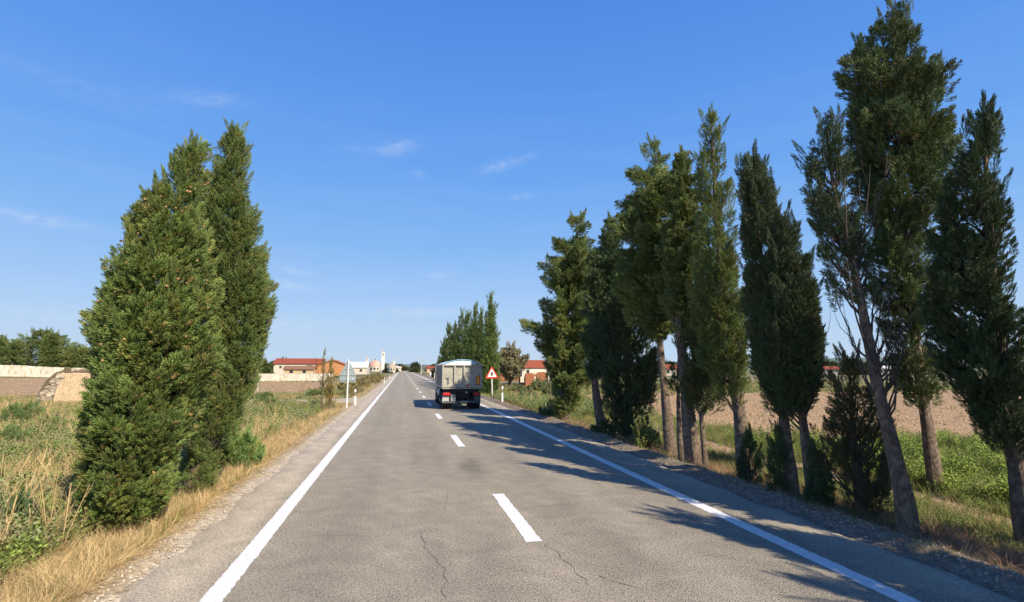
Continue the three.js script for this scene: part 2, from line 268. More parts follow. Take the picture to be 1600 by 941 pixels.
// a conifer: prof = [height, sideways centre, radius], trunk = [height, sideways]; local x runs across the line of sight from the road
function conifer(t) {
  const r = rng(t.seed), root = thing(t.name ?? 'cypress_tree', t.label, 'tree', [t.x, groundY(t.x, t.z), t.z], t.turn ?? Math.atan2(-t.x, -t.z), t.group);
  const prof = t.prof, top = prof[prof.length - 1][0], low = prof[0][0], area = [], H = top - low;
  const path = t.trunk ?? [[0, 0], [low + H * 0.35, at(prof, low + H * 0.35, 1) * 0.8], [low + H * 0.7, at(prof, low + H * 0.7, 1)], [top - 0.15, at(prof, top, 1)]];
  const R0 = t.thick ?? 0.13, dep = t.depth ?? 1;
  const tx = (h) => at(path, h, 1);
  mesh('trunk', limb(path.map(([h, c], i) => [c, i ? h : -0.12, i && i < path.length - 1 ? (r() - 0.5) * 0.12 : 0, Math.max(0.012, R0 * (1 - 0.93 * (h / top)) * (i ? 1 : 1.35))]), 10, 0.16, t.seed), bark, root);
  let tot = 0; const steps = 60;
  for (let i = 0; i < steps; i++) { const h = low + H * (i + 0.5) / steps; tot += at(prof, h, 2) + 0.2; area.push([tot, h]); }
  const pick = () => { const q = r() * tot; let i = 0; while (area[i][0] < q) i++; return area[i][1] + (r() - 0.5) * H / steps; };
  const limbs = [], size = t.size ?? 0.26, up = t.up ?? 1.6, base = t.color ?? [0.108, 0.172, 0.042], lists = [[], []];
  const Lm = (t.tuft ?? 0.6) * 0.95, forms = lists.map((_, i) => plume(t.seed * 2 + i, t.per ?? 26, t.fat ?? 0.3, size / Lm, t.brown ?? 0.02, t.geo ?? SPRAYS[t.seed % 3]));
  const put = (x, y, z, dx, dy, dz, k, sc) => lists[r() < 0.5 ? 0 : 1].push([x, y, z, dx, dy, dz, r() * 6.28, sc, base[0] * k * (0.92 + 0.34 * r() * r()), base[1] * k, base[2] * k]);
  for (let i = 0; i < t.plumes; i++) {
    const h = pick(), th = r() * Math.PI * 2, Rl = at(prof, h, 2), lump = 0.9 + (t.rough ?? 0.16) * n3(Math.cos(th) * 1.1 + t.seed, Math.sin(th) * 1.1, h * 1.1) + 0.1 * (r() - 0.3) + (r() < 0.14 ? 0.22 * r() : 0);
    const R = Math.max(0.03, Rl * lump), cx = at(prof, h, 1), ox = Math.cos(th), oz = Math.sin(th);
    const tip = new THREE.Vector3(cx + ox * R, h, oz * R * dep), d = new THREE.Vector3(ox, up * (0.7 + 0.6 * r()) * (h > top - 0.7 ? 1.8 : 1), oz).add(new THREE.Vector3(r() - 0.5, (r() - 0.5) * 0.5, r() - 0.5).multiplyScalar(0.7)).normalize();
    const L = (t.tuft ?? 0.6) * (0.6 + 0.7 * r()) * clamp(0.3 + Rl, 0.34, 1.2), k = (0.8 + 0.4 * r()) * (1 + 0.14 * n3(tip.x, tip.y * 0.8, tip.z));
    if (t.boughs) { // a bough reaching out from the trunk, tufted along its outer part
      const hb = Math.max(low * 0.8, h - R * (0.15 + 0.4 * r())), x0 = tx(hb);
      for (let q = 0; q < t.boughs; q++) {
        const s = 0.25 + 0.75 * (q + r()) / t.boughs, jx = (r() - 0.5) * 0.28, jz = (r() - 0.5) * 0.28, Lq = L * (0.75 + 0.5 * r()) * (1.1 - 0.3 * s);
        const dd = new THREE.Vector3(ox + (r() - 0.5) * 1.3, up * (0.6 + 0.8 * r()), oz + (r() - 0.5) * 1.3).normalize();
        put(lerp(x0, tip.x, s) + jx - dd.x * Lq * 0.5, lerp(hb, h, s * s * 0.6 + s * 0.4) - dd.y * Lq * 0.4, tip.z * s + jz - dd.z * Lq * 0.5, dd.x, dd.y, dd.z, k * (0.85 + 0.3 * r()), Lq);
      }
      limbs.push(limb([[x0, hb, 0, 0.024], [lerp(x0, tip.x, 0.5), lerp(hb, h, 0.4), tip.z * 0.5, 0.014], [tip.x, tip.y, tip.z, 0.004]], 4));
      continue;
    }
    put(tip.x - d.x * L * 0.9, tip.y - d.y * L * 0.9, tip.z - d.z * L * 0.9, d.x, d.y, d.z, k, L);
    if (i % (t.limbEvery ?? 4) === 0) { const hb = Math.max(t.limbLow ?? 0.3, h - R * up * 0.55 - 0.35); limbs.push(limb([[tx(hb), hb, 0, 0.022], [lerp(tx(hb), tip.x, 0.55), lerp(hb, h, 0.4), tip.z * 0.6, 0.014], [tip.x - d.x * L * 0.4, tip.y - d.y * L * 0.4, tip.z - d.z * L * 0.4, 0.005]], 4)); }
  }
  for (let i = 0; i < (t.fill ?? t.plumes * 6) / 16; i++) { const h = pick(), th = r() * 6.28, R = at(prof, h, 2) * (0.15 + 0.55 * Math.sqrt(r())); put(at(prof, h, 1) + Math.cos(th) * R, h - Lm * 0.8, Math.sin(th) * R * dep, Math.cos(th) * 0.7, up, Math.sin(th) * 0.7, 0.95, Lm * (0.8 + 0.4 * r())); }
  for (let i = 0; i < (t.leader ?? 3); i++) put(at(prof, top, 1) + (r() - 0.5) * 2 * (t.spread ?? 0.06), top - Lm * (0.85 + 0.15 * i), (r() - 0.5) * 2 * (t.spread ?? 0.06), (r() - 0.5) * 0.25, 1, (r() - 0.5) * 0.25, 1.05, [Lm * 0.4, Lm * (1.15 - 0.06 * i), Lm * 0.4]);
  for (let i = 0; i < t.plumes * (t.spikes ?? 0.12); i++) { // slender shoots standing out of the outline
    const h = top - H * Math.pow(r(), 1.3) * 0.75, th = r() * 6.28, R = at(prof, h, 2) * (0.75 + 0.15 * r()), L = Lm * (0.7 + 0.4 * r()), dy = 1.6 + 1.6 * r(), n = Math.hypot(1, dy), sx = L * 0.42;
    put(at(prof, h, 1) + Math.cos(th) * R, h - L * 0.45, Math.sin(th) * R * dep, Math.cos(th) / n, dy / n, Math.sin(th) / n, 0.9 + 0.25 * r(), [sx, L * 1.15, sx]);
  }
  if (t.bare) for (let i = 0; i < t.bare[2]; i++) { // leafless ascending branches
    const h = lerp(t.bare[0], t.bare[1], r()), a = r() * 6.28, L = 0.5 + 1.1 * r(), o = 0.35 + 0.3 * r(), x0 = tx(h), p = [];
    for (let q = 0; q <= 4; q++) { const s = q / 4; p.push([x0 + Math.cos(a) * o * Math.sqrt(s) * L * 0.75 + (r() - 0.5) * 0.06, h + s * L, Math.sin(a) * o * Math.sqrt(s) * L * 0.75 + (r() - 0.5) * 0.06, 0.015 * (1 - s) + 0.003]); }
    limbs.push(limb(p, 4));
    for (let q = 0; q < 2; q++) { const e = p[2 + q], b = r() * 6.28; limbs.push(limb([[e[0], e[1], e[2], 0.007], [e[0] + Math.cos(b) * 0.16, e[1] + 0.2, e[2] + Math.sin(b) * 0.16, 0.005], [e[0] + Math.cos(b) * 0.24, e[1] + 0.45 + 0.2 * r(), e[2] + Math.sin(b) * 0.24, 0.002]], 3)); }
  }
  if (limbs.length) { const b = mesh('branches', merge(limbs), twig, root); b.userData.kind = 'stuff'; }
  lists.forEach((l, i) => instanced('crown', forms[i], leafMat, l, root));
  return root;
}
const TREES = {
  leftA: { x: -4.16, z: -9.66, prof: [[0.02, -0.11, 0.14], [0.21, -0.18, 0.36], [0.61, -0.15, 0.6], [1.0, -0.12, 0.66], [1.41, -0.09, 0.68], [1.82, -0.02, 0.74], [2.24, 0.09, 0.79], [3.02, 0.12, 0.87], [3.72, 0.11, 0.83], [4.18, 0.16, 0.75], [4.63, 0.14, 0.66], [5.08, 0.13, 0.55], [5.57, 0.19, 0.39], [5.74, 0.21, 0.35], [6.08, 0.35, 0.17], [6.55, 0.38, 0.02]] },
  leftB: { x: -4.17, z: -11.81, prof: [[-0.04, -0.0, 0.11], [0.21, 0.11, 0.25], [0.6, 0.2, 0.32], [1.12, 0.3, 0.3], [1.7, 0.47, 0.39], [2.1, 0.62, 0.45], [2.93, 0.7, 0.5], [3.5, 0.72, 0.56], [4.06, 0.73, 0.6], [4.63, 0.68, 0.61], [5.75, 0.44, 0.52], [6.33, 0.33, 0.44], [6.92, 0.33, 0.36], [7.65, 0.34, 0.2], [7.94, 0.45, 0.03]] },
  t1: { x: 8.01, z: -24.79, prof: [[0.31, -0.0, 0.51], [1.41, 0.16, 0.84], [2.67, 0.31, 1.37], [3.96, 0.23, 1.61], [4.93, 0.18, 1.74], [6.24, 0.3, 1.66], [7.57, 0.34, 1.49], [8.92, 0.38, 1.25], [10.1, 0.76, 0.49], [10.61, 0.95, 0.08]], trunk: [[0.0, -0.0], [2.99, -0.16], [7.24, 0.29], [10.54, 0.93]] },
  t2: { x: 7.77, z: -19.38, prof: [[2.39, 0.17, 0.46], [3.15, 0.36, 0.79], [4.42, 0.53, 0.98], [5.72, 0.55, 0.85], [7.04, 0.56, 0.7], [8.12, 0.51, 0.3], [8.83, 0.52, 0.05]], trunk: [[-0.0, 0.0], [2.64, -0.29], [5.74, 0.03], [8.66, 0.51]] },
  t3: { x: 8.16, z: -17.77, prof: [[0.27, 0.04, 0.4], [1.0, 0.01, 0.65], [1.93, 0.01, 0.86], [2.86, 0.05, 1.09], [4.29, 0.05, 0.91], [5.26, -0.04, 0.61], [5.99, -0.03, 0.22]], trunk: [[-0.0, -0.0], [2.86, -0.01], [5.75, -0.02]] },
  t4: { x: 8.08, z: -14.67, prof: [[3.71, -0.23, 0.48], [4.42, -0.28, 0.81], [5.46, -0.38, 1.09], [6.5, -0.31, 1.06], [7.57, -0.34, 1.08], [8.55, -0.39, 0.93], [9.08, -0.24, 0.61], [9.62, -0.19, 0.26], [10.04, -0.14, 0.04]], trunk: [[0.0, 0.0], [2.02, -0.13], [3.81, -0.22], [6.07, -0.18], [9.95, -0.14]] },
  t5: { x: 7.76, z: -12.88, prof: [[3.13, -0.16, 0.3], [3.66, -0.1, 0.51], [4.56, 0.0, 0.64], [5.65, 0.02, 0.65], [6.78, -0.03, 0.49], [7.73, 0.0, 0.38], [8.49, 0.07, 0.21], [8.9, 0.09, 0.04]], trunk: [[0.0, -0.0], [2.07, -0.13], [3.84, -0.22], [5.66, -0.08], [8.84, 0.09]] },
  t5b: { x: 7.75, z: -12.32, prof: [[1.56, 0.06, 0.2], [2.09, 0.04, 0.47], [3.1, 0.13, 0.44], [4.12, 0.22, 0.32], [4.81, 0.27, 0.1]], trunk: [[0.0, -0.0], [1.76, -0.06], [3.44, 0.08], [4.73, 0.23]] },
  t4b: { x: 7.74, z: -13.49, prof: [[2.06, -0.04, 0.17], [2.78, 0.02, 0.26], [3.89, 0.16, 0.34], [5.0, 0.31, 0.34], [5.76, 0.34, 0.16]], trunk: [[-0.0, -0.0], [1.34, -0.03], [3.52, 0.09], [5.57, 0.31]] },
  t6: { x: 7.88, z: -10.79, prof: [[2.13, -0.25, 0.28], [2.74, -0.35, 0.51], [3.66, -0.44, 0.6], [4.45, -0.46, 0.62], [5.25, -0.47, 0.49], [6.39, -0.44, 0.43], [7.22, -0.42, 0.38], [7.9, -0.45, 0.29], [8.57, -0.42, 0.26], [8.92, -0.42, 0.15], [9.2, -0.41, 0.02]], trunk: [[-0.0, -0.0], [1.54, -0.14], [3.04, -0.2], [5.24, -0.37], [9.13, -0.41]] },
  t7: { x: 7.63, z: -9.14, prof: [[1.9, -0.06, 0.18], [2.18, -0.12, 0.32], [2.7, -0.18, 0.41], [3.23, -0.22, 0.43], [4.04, -0.22, 0.42], [4.86, -0.23, 0.36], [5.71, -0.27, 0.39], [6.21, -0.29, 0.36], [6.5, -0.3, 0.3], [6.83, -0.31, 0.17], [7.21, -0.31, 0.02]], trunk: [[-0.0, 0.0], [1.54, -0.07], [2.7, -0.17], [4.87, -0.29], [6.83, -0.32]] },
  t7b: { x: 7.68, z: -8.63, prof: [[1.92, -0.26, 0.26], [2.32, -0.25, 0.42], [2.95, -0.23, 0.56], [3.71, -0.19, 0.56], [4.35, -0.18, 0.48], [4.88, -0.19, 0.37], [5.31, -0.19, 0.16], [5.65, -0.18, 0.02]], trunk: [[0.0, 0.0], [1.47, -0.11], [2.69, -0.14], [5.42, -0.2]] },
  t8b: { x: 7.95, z: -7.82, prof: [[0.06, 0.06, 0.15], [0.25, 0.07, 0.28], [0.67, 0.03, 0.38], [1.32, -0.07, 0.49], [1.99, -0.08, 0.38], [2.56, -0.06, 0.16], [2.85, -0.04, 0.04]], trunk: [[0.0, -0.0], [1.1, -0.08], [2.79, -0.05]] },
  t8: { x: 7.56, z: -6.65, prof: [[3.82, -0.5, 0.26], [4.26, -0.57, 0.33], [4.7, -0.58, 0.34], [5.27, -0.64, 0.3], [5.63, -0.71, 0.34], [6.21, -0.73, 0.3], [6.51, -0.7, 0.24], [6.69, -0.67, 0.14], [6.92, -0.66, 0.02]], trunk: [[-0.0, -0.0], [1.09, -0.11], [2.25, -0.25], [4.02, -0.41], [5.49, -0.6], [6.72, -0.66]] },
  t9: { x: 12.2, z: -10.01, prof: [[1.95, -0.12, 0.22], [2.43, -0.13, 0.37], [3.05, -0.17, 0.46], [3.99, -0.28, 0.47], [4.96, -0.38, 0.55], [6.09, -0.25, 0.67], [6.9, -0.14, 0.85], [7.73, -0.08, 0.92], [8.56, -0.01, 0.99], [9.4, 0.07, 0.97], [10.29, 0.03, 0.99], [10.83, -0.19, 0.82], [11.37, -0.17, 0.66], [11.73, 0.03, 0.3], [12.25, 0.24, 0.04]], trunk: [[-0.0, 0.0], [2.13, -0.08], [5.26, -0.14], [9.41, 0.03], [12.01, 0.22]] },
  t10: { x: 9.53, z: -6.41, prof: [[1.73, -0.06, 0.17], [1.95, -0.11, 0.31], [2.45, -0.23, 0.46], [2.98, -0.31, 0.54], [3.52, -0.38, 0.56], [4.17, -0.41, 0.52], [4.95, -0.37, 0.45], [5.6, -0.24, 0.4], [6.15, -0.16, 0.34], [6.57, -0.05, 0.23], [6.87, 0.01, 0.11], [7.16, 0.05, 0.01]], trunk: [[0.0, -0.0], [1.26, -0.06], [2.25, -0.08], [4.35, -0.1], [7.0, 0.05]] },
  far0: { x: 9.0, z: -53, h: 10.6, r: 0.83 },
  far1: { x: 8.59, z: -57, h: 9.2, r: 0.64 },
  far2: { x: 8.41, z: -61, h: 10.2, r: 0.99 },
  far3: { x: 8.31, z: -67, h: 10.0, r: 0.92 },
  far4: { x: 8.11, z: -72, h: 10.6, r: 1.35 },
  far5: { x: 8.03, z: -80, h: 9.5, r: 1.1 },
  far6: { x: 7.85, z: -88, h: 10.0, r: 1.32 },
  far7: { x: 8.16, z: -104, h: 8.6, r: 1.43 }
};
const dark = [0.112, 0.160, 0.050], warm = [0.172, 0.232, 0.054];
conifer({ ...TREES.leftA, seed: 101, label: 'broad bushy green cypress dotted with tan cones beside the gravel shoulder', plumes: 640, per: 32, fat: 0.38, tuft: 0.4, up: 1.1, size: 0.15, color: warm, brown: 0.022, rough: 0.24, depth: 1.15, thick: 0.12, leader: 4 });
conifer({ ...TREES.leftB, seed: 102, label: 'tall pointed green cypress leaning out behind the broad bushy one', plumes: 520, per: 32, fat: 0.38, tuft: 0.42, up: 1.3, size: 0.155, color: [0.155, 0.212, 0.054], brown: 0.016, rough: 0.3, depth: 1.1, thick: 0.12, leader: 4 });
{ // tan cones on the bushy tree
  const r = rng(9), t = TREES.leftA, l = [], root = scene.children.find((o) => o.name === 'cypress_tree');
  for (let i = 0; i < 130; i++) { const h = 0.4 + 5.4 * Math.sqrt(r()) , a = r() * 6.28, R = at(t.prof, h, 2) * (0.88 + 0.14 * r()); const b = 0.7 + 0.6 * r(); l.push([at(t.prof, h, 1) + Math.cos(a) * R, h, Math.sin(a) * R * 1.15, r() - 0.5, r(), r() - 0.5, 0, 0.012 + 0.011 * r(), 0.34 * b, 0.19 * b, 0.08 * b]); }
  instanced('cones', new THREE.IcosahedronGeometry(1, 1), mat(1, 1, 1, 0.85), l, root);
}
const row = 'roadside trees in the row beside the field';
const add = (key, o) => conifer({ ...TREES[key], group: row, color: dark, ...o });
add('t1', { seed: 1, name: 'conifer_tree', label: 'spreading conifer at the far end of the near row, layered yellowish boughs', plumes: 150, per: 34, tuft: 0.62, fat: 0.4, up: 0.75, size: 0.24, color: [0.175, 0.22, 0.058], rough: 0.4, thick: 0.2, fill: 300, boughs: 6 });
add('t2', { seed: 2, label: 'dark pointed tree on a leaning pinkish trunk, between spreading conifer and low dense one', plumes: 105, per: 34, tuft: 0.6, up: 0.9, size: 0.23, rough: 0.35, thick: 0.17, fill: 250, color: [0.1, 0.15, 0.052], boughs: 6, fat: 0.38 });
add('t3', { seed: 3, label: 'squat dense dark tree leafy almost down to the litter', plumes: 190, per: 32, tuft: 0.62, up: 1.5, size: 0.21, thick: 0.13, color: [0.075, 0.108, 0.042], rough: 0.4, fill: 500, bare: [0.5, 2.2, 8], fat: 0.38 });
add('t4', { seed: 4, name: 'conifer_tree', label: 'ragged open-crowned conifer with lit jagged boughs on a bare trunk', plumes: 100, per: 34, tuft: 0.52, fat: 0.4, up: 0.8, size: 0.2, rough: 0.5, fill: 120, color: [0.175, 0.222, 0.06], thick: 0.15, limbEvery: 2, boughs: 7 });
add('t4b', { seed: 14, label: 'slender tree with thin stem squeezed between two bare trunks', plumes: 46, per: 24, tuft: 0.55, up: 1.2, size: 0.22, fill: 100, thick: 0.075, color: [0.085, 0.12, 0.043] });
add('t5', { seed: 5, name: 'conifer_tree', label: 'conifer with the thickest bare pale trunk, narrow open crown', plumes: 78, per: 34, tuft: 0.46, fat: 0.4, up: 0.9, size: 0.19, rough: 0.5, fill: 100, color: [0.15, 0.195, 0.056], thick: 0.19, limbEvery: 2, boughs: 7 });
add('t5b', { seed: 15, label: 'short thin-stemmed tree with low sunlit rear foliage beside the thickest trunk', plumes: 110, per: 26, tuft: 0.5, up: 1.3, size: 0.22, thick: 0.065, color: [0.1, 0.125, 0.04] });
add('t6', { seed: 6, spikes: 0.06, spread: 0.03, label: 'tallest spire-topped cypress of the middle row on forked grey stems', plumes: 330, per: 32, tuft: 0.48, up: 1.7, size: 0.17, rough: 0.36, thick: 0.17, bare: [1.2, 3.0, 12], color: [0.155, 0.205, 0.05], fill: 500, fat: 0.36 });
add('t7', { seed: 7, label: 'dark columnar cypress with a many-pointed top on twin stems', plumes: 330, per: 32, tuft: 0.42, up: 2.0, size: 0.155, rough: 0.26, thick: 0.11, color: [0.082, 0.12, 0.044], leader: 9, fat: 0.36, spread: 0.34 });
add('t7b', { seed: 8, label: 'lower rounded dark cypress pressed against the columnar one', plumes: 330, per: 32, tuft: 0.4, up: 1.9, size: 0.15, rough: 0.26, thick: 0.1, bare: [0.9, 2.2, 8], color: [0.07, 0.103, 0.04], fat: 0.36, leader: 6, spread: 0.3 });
add('t8b', { seed: 9, label: 'short leafy cypress clothed to the ground beside the leaning trunk', plumes: 150, per: 24, tuft: 0.4, up: 1.6, size: 0.15, fill: 200, rough: 0.6, thick: 0.1, color: [0.09, 0.1, 0.038], brown: 0.08, bare: [0.2, 1.8, 10], fat: 0.36 });
add('t8', { seed: 10, label: 'half bare tree with strongly leaning dark trunk and tufted top', plumes: 150, per: 26, tuft: 0.4, up: 1.5, size: 0.15, fill: 150, rough: 0.45, thick: 0.125, bare: [1.7, 4.6, 40], limbEvery: 3, fat: 0.38, color: [0.075, 0.11, 0.04], brown: 0.01, leader: 6, spread: 0.24 });
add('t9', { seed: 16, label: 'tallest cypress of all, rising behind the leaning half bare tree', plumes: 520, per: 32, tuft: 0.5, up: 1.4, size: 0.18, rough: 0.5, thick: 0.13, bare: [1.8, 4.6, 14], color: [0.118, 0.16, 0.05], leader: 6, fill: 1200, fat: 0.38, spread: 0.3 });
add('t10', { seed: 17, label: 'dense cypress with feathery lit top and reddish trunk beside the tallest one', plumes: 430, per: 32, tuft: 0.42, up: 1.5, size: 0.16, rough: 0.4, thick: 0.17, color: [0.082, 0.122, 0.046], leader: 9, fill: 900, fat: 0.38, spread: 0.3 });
// the row goes on past the right edge of the photograph, where its shadows on the road come from
const shape = (h, r, low = 1.6, lean = 0) => [[low, 0, r * 0.45], [low + (h - low) * 0.2, lean * 0.2, r * 0.9], [low + (h - low) * 0.45, lean * 0.4, r], [low + (h - low) * 0.7, lean * 0.7, r * 0.72], [low + (h - low) * 0.9, lean * 0.95, r * 0.34], [h, lean, 0.03]];
conifer({ x: 9.2, z: -4.3, prof: shape(8.2, 0.75), seed: 31, label: 'cypress with ragged boughs reaching past the dense feathery-topped one', group: row, plumes: 260, per: 24, tuft: 0.8, up: 0.7, size: 0.24, rough: 0.5, color: dark, thick: 0.17 });
[[8.4, -1.9, 7.2, 0.85], [8.2, 0.4, 6.6, 0.8], [8.2, 2.8, 7.8, 0.8]].forEach(([x, z, h, r], i) => conifer({ x, z, prof: shape(h, r), seed: 41 + i, label: ['cypress shading the road edge, next past the ragged-boughed one', 'shortest cypress in the row beyond the ragged-boughed one', 'cypress at the back end of the row, shading the road'][i], group: row, plumes: 170, per: 20, tuft: 0.7, up: 1.3, size: 0.27, rough: 0.35, color: dark, thick: 0.16 }));
// leafy shoots around the feet of the trunks
[[7.75, -10.55, 1.25, 0.32, 'small leafy cypress shoot against the forked grey stems'], [7.45, -9.25, 1.35, 0.24, 'narrow leafy shoot at the foot of the columnar cypress'], [7.62, -8.45, 1.05, 0.26, 'low leafy shoot at the foot of the rounded dark cypress']].forEach(([x, z, h, r, label], i) =>
  conifer({ name: 'cypress_shoot', x, z, prof: [[0.05, 0, r * 0.6], [h * 0.3, 0, r], [h * 0.7, 0, r * 0.6], [h, 0, 0.03]], seed: 60 + i, label, plumes: 60, per: 22, tuft: 0.35, up: 1.8, size: 0.15, fill: 150, color: [0.079, 0.131, 0.042], thick: 0.04 }));
// far row behind the truck
const farLabels = ['tall sunlit spire cypress just behind the warning sign', 'thin cypress tip beside the tall sunlit spire', 'second tallest cypress in the clump behind the truck', 'dark cypress filling the middle of the clump behind the truck', 'broad cypress with a double tip above the truck load', 'short narrow cypress tip in the clump behind the truck', 'cypress with a side spike above the truck body', 'lowest cypress, last of the clump up the road'];
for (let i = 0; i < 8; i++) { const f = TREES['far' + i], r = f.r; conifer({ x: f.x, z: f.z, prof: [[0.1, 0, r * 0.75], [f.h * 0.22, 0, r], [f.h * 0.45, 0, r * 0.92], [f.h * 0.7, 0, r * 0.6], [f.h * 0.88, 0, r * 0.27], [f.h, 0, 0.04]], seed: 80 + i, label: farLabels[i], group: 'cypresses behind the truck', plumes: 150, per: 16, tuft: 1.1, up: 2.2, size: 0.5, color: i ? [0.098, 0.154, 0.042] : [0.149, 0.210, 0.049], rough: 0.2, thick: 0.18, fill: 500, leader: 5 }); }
// ---------- other plants ----------
function bush(name, label, x, z, h, r, seed, o = {}) {
  return conifer({ name, label, x, z, prof: [[0.02, 0, r * 0.75], [h * 0.35, 0, r], [h * 0.7, 0, r * 0.8], [h, 0, r * 0.2]], seed, plumes: 60, per: 20, tuft: 0.3, up: 0.9, size: 0.15, fill: 200, rough: 0.3, geo: BROAD, color: [0.150, 0.225, 0.060], thick: 0.02, brown: 0.01, leader: 0, ...o });
}
bush('leafy_bush', 'rounded fresh green bush on the verge behind the leaning cypress', -4.1, -15.0, 0.95, 0.62, 201, { plumes: 110, geo: SPRAYS[1], size: 0.2, color: [0.180, 0.277, 0.075] });
bush('leafy_bush', 'yellowish shrub tangled against the leaning cypress stem', -4.6, -14.2, 1.7, 0.35, 202, { color: [0.300, 0.300, 0.068] });
bush('leafy_bush', 'low dark bush in weeds beside the bushy cypress', -5.7, -9.3, 0.75, 0.6, 203, { plumes: 90, color: [0.105, 0.165, 0.060] });
bush('leafy_bush', 'low yellow-green bush at the feet of the bare trunks', 7.72, -15.6, 0.75, 0.5, 204, { plumes: 80, color: [0.210, 0.225, 0.053] });
bush('leafy_bush', 'small dark bush under the squat dense tree', 7.8, -19.2, 0.7, 0.5, 205, { color: [0.090, 0.135, 0.045] });
bush('leafy_bush', 'dark shrub in tree shade before the spreading conifer', 7.9, -26.5, 0.8, 0.8, 206, { plumes: 80, color: [0.090, 0.150, 0.045] });
// scrub on the rough ground either side
{
  const make = (label, group, seed, h, r, color) => bush('scrub_bush', label, 0, 0, h, r, seed, { turn: 0, group, color, plumes: 60, per: 18, tuft: 0.4, size: 0.2, geo: seed % 2 ? BROAD : SPRAYS[1] });
  const LR = 'grey-green scrub bush on the rough ground between warning sign and brick ruin', LL = 'low green scrub bush in the meadow before the ploughed strip', LE = 'dry yellowish scrub bush on the verge past the farm entrance';
  const P = [make(LR, 'scrub by the brick ruin', 261, 1.2, 1.0, [0.17, 0.2, 0.075]), make(LL, 'scrub in the meadow', 262, 0.8, 0.9, [0.15, 0.22, 0.06]), make(LE, 'scrub past the farm entrance', 263, 0.9, 1.0, [0.26, 0.22, 0.09])];
  const S = [[[10.5, -33, 0.7], [11.8, -38, 0.9], [13.5, -43, 1], [12.2, -50, 0.9], [15.5, -52, 1.2], [16.5, -62, 1.3], [13.4, -60, 1.1], [18.5, -66, 1.2], [19.5, -58, 1.0], [21.5, -70, 1.3], [15.0, -46, 0.8], [10.8, -44, 0.8]], [[-6.5, -24, 0.8], [-8.5, -27, 1], [-7.2, -31, 0.7], [-10.5, -33, 1.1], [-9.2, -39, 1], [-13, -36, 1.2], [-12, -50, 1.1], [-8.0, -52, 1], [-16, -44, 1.1], [-9.6, -17, 0.9], [-12.5, -20, 1.1], [-17, -28, 1.2], [-21, -35, 1.1], [-14, -25, 0.9], [-8.6, -13, 0.8]], [[-5.2, -52, 0.9], [-4.8, -58, 1], [-6.4, -66, 1.3], [-5.6, -75, 1.3], [-6.2, -86, 1.5], [-5.4, -98, 1.5], [-6.6, -112, 1.8], [-5.8, -130, 2.0]]];
  S.forEach((l, k) => l.forEach(([x, z, s], i) => { let o = P[k]; if (i) { o = o.clone(); o.name = numbered('scrub_bush'); scene.add(o); } o.position.set(x, groundY(x, z) - 0.03, z); o.scale.set(s, s * (0.8 + 0.15 * (i % 3)), s); o.rotation.y = i * 2.1; }));
}
// two thin columnar saplings by the back of the road sign
conifer({ name: 'poplar_sapling', x: -4.72, z: -33.4, prof: [[1.0, 0, 0.08], [2.0, 0, 0.13], [3.0, 0, 0.13], [3.8, 0.02, 0.03]], seed: 210, label: 'taller thin columnar sapling near the back of the road sign', plumes: 36, per: 12, tuft: 0.45, up: 3, size: 0.2, fill: 30, color: [0.195, 0.195, 0.068], thick: 0.05, bare: [0.8, 2.4, 5] });
conifer({ name: 'poplar_sapling', x: -4.35, z: -34, prof: [[0.4, -0.05, 0.2], [1.6, 0, 0.3], [2.2, 0, 0.18], [3.2, 0.02, 0.03]], seed: 211, label: 'shorter bushy sapling between tall thin sapling and road sign', plumes: 60, per: 14, tuft: 0.45, up: 2.4, size: 0.2, fill: 60, color: [0.285, 0.255, 0.068], thick: 0.045, bare: [0.5, 1.6, 5] });
{ const t = thing('dead_sapling', 'pale leafless sapling stem standing in front of the field wall', 'dead tree', [-15, groundY(-15, -60), -60]); mesh('trunk', limb([[0, -0.1, 0, 0.1], [-0.08, 1.0, 0, 0.08], [-0.2, 2.1, 0, 0.07], [-0.05, 2.9, 0, 0.045], [0.4, 3.5, 0, 0.02]], 6), mat(0.42, 0.36, 0.28, 0.9), t); mesh('branch', limb([[-0.14, 1.9, 0, 0.06], [-0.35, 2.4, 0.1, 0.04], [-0.4, 3.1, 0.1, 0.02]], 5), mat(0.2, 0.15, 0.11, 0.9), t); }
// broad-leaved thin brown tree beside the red-roofed house
conifer({ name: 'brown_tree', x: 15.7, z: -75, prof: [[1.6, 0, 1.0], [3.0, 0, 1.9], [4.6, 0.1, 2.0], [5.6, 0, 1.4], [6.4, 0, 0.3]], seed: 220, label: 'thin brownish round tree in front of the red-roofed house', plumes: 190, per: 16, tuft: 0.9, up: 0.5, size: 0.42, fill: 300, geo: BROAD, color: [0.255, 0.225, 0.112], rough: 0.5, thick: 0.2, limbEvery: 1, limbLow: 1.2, leader: 0 });
// pines and trees behind the field wall
[[-88.5, -133, 9.0, 5.0, 'spreading dark pine at the grey shed behind the pale wall'], [-79.5, -135, 9.8, 6.0, 'tallest rounded pine behind the pale wall'], [-73.0, -137, 6.4, 3.6, 'lower bright pine at the foot of the tallest one'], [-66, -140, 6.0, 4.2, 'low rounded tree between pine and bushy cypress'], [-75.2, -131, 9.3, 1.7, 'tufted pine top leaning out of the tallest pine']].forEach(([x, z, h, r, label], i) =>
  conifer({ name: 'pine_tree', x, z, prof: [[1.2, 0, r * 0.7], [h * 0.35, 0, r], [h * 0.6, 0, r * 0.95], [h * 0.85, 0, r * 0.62], [h, 0, r * 0.2]], seed: 230 + i, label, group: 'trees behind the pale field wall', plumes: 220, per: 15, tuft: 1.3, up: 0.5, size: 0.75, fill: 700, rough: 0.5, color: [0.15, 0.2, 0.055], thick: 0.3, leader: 0 }));
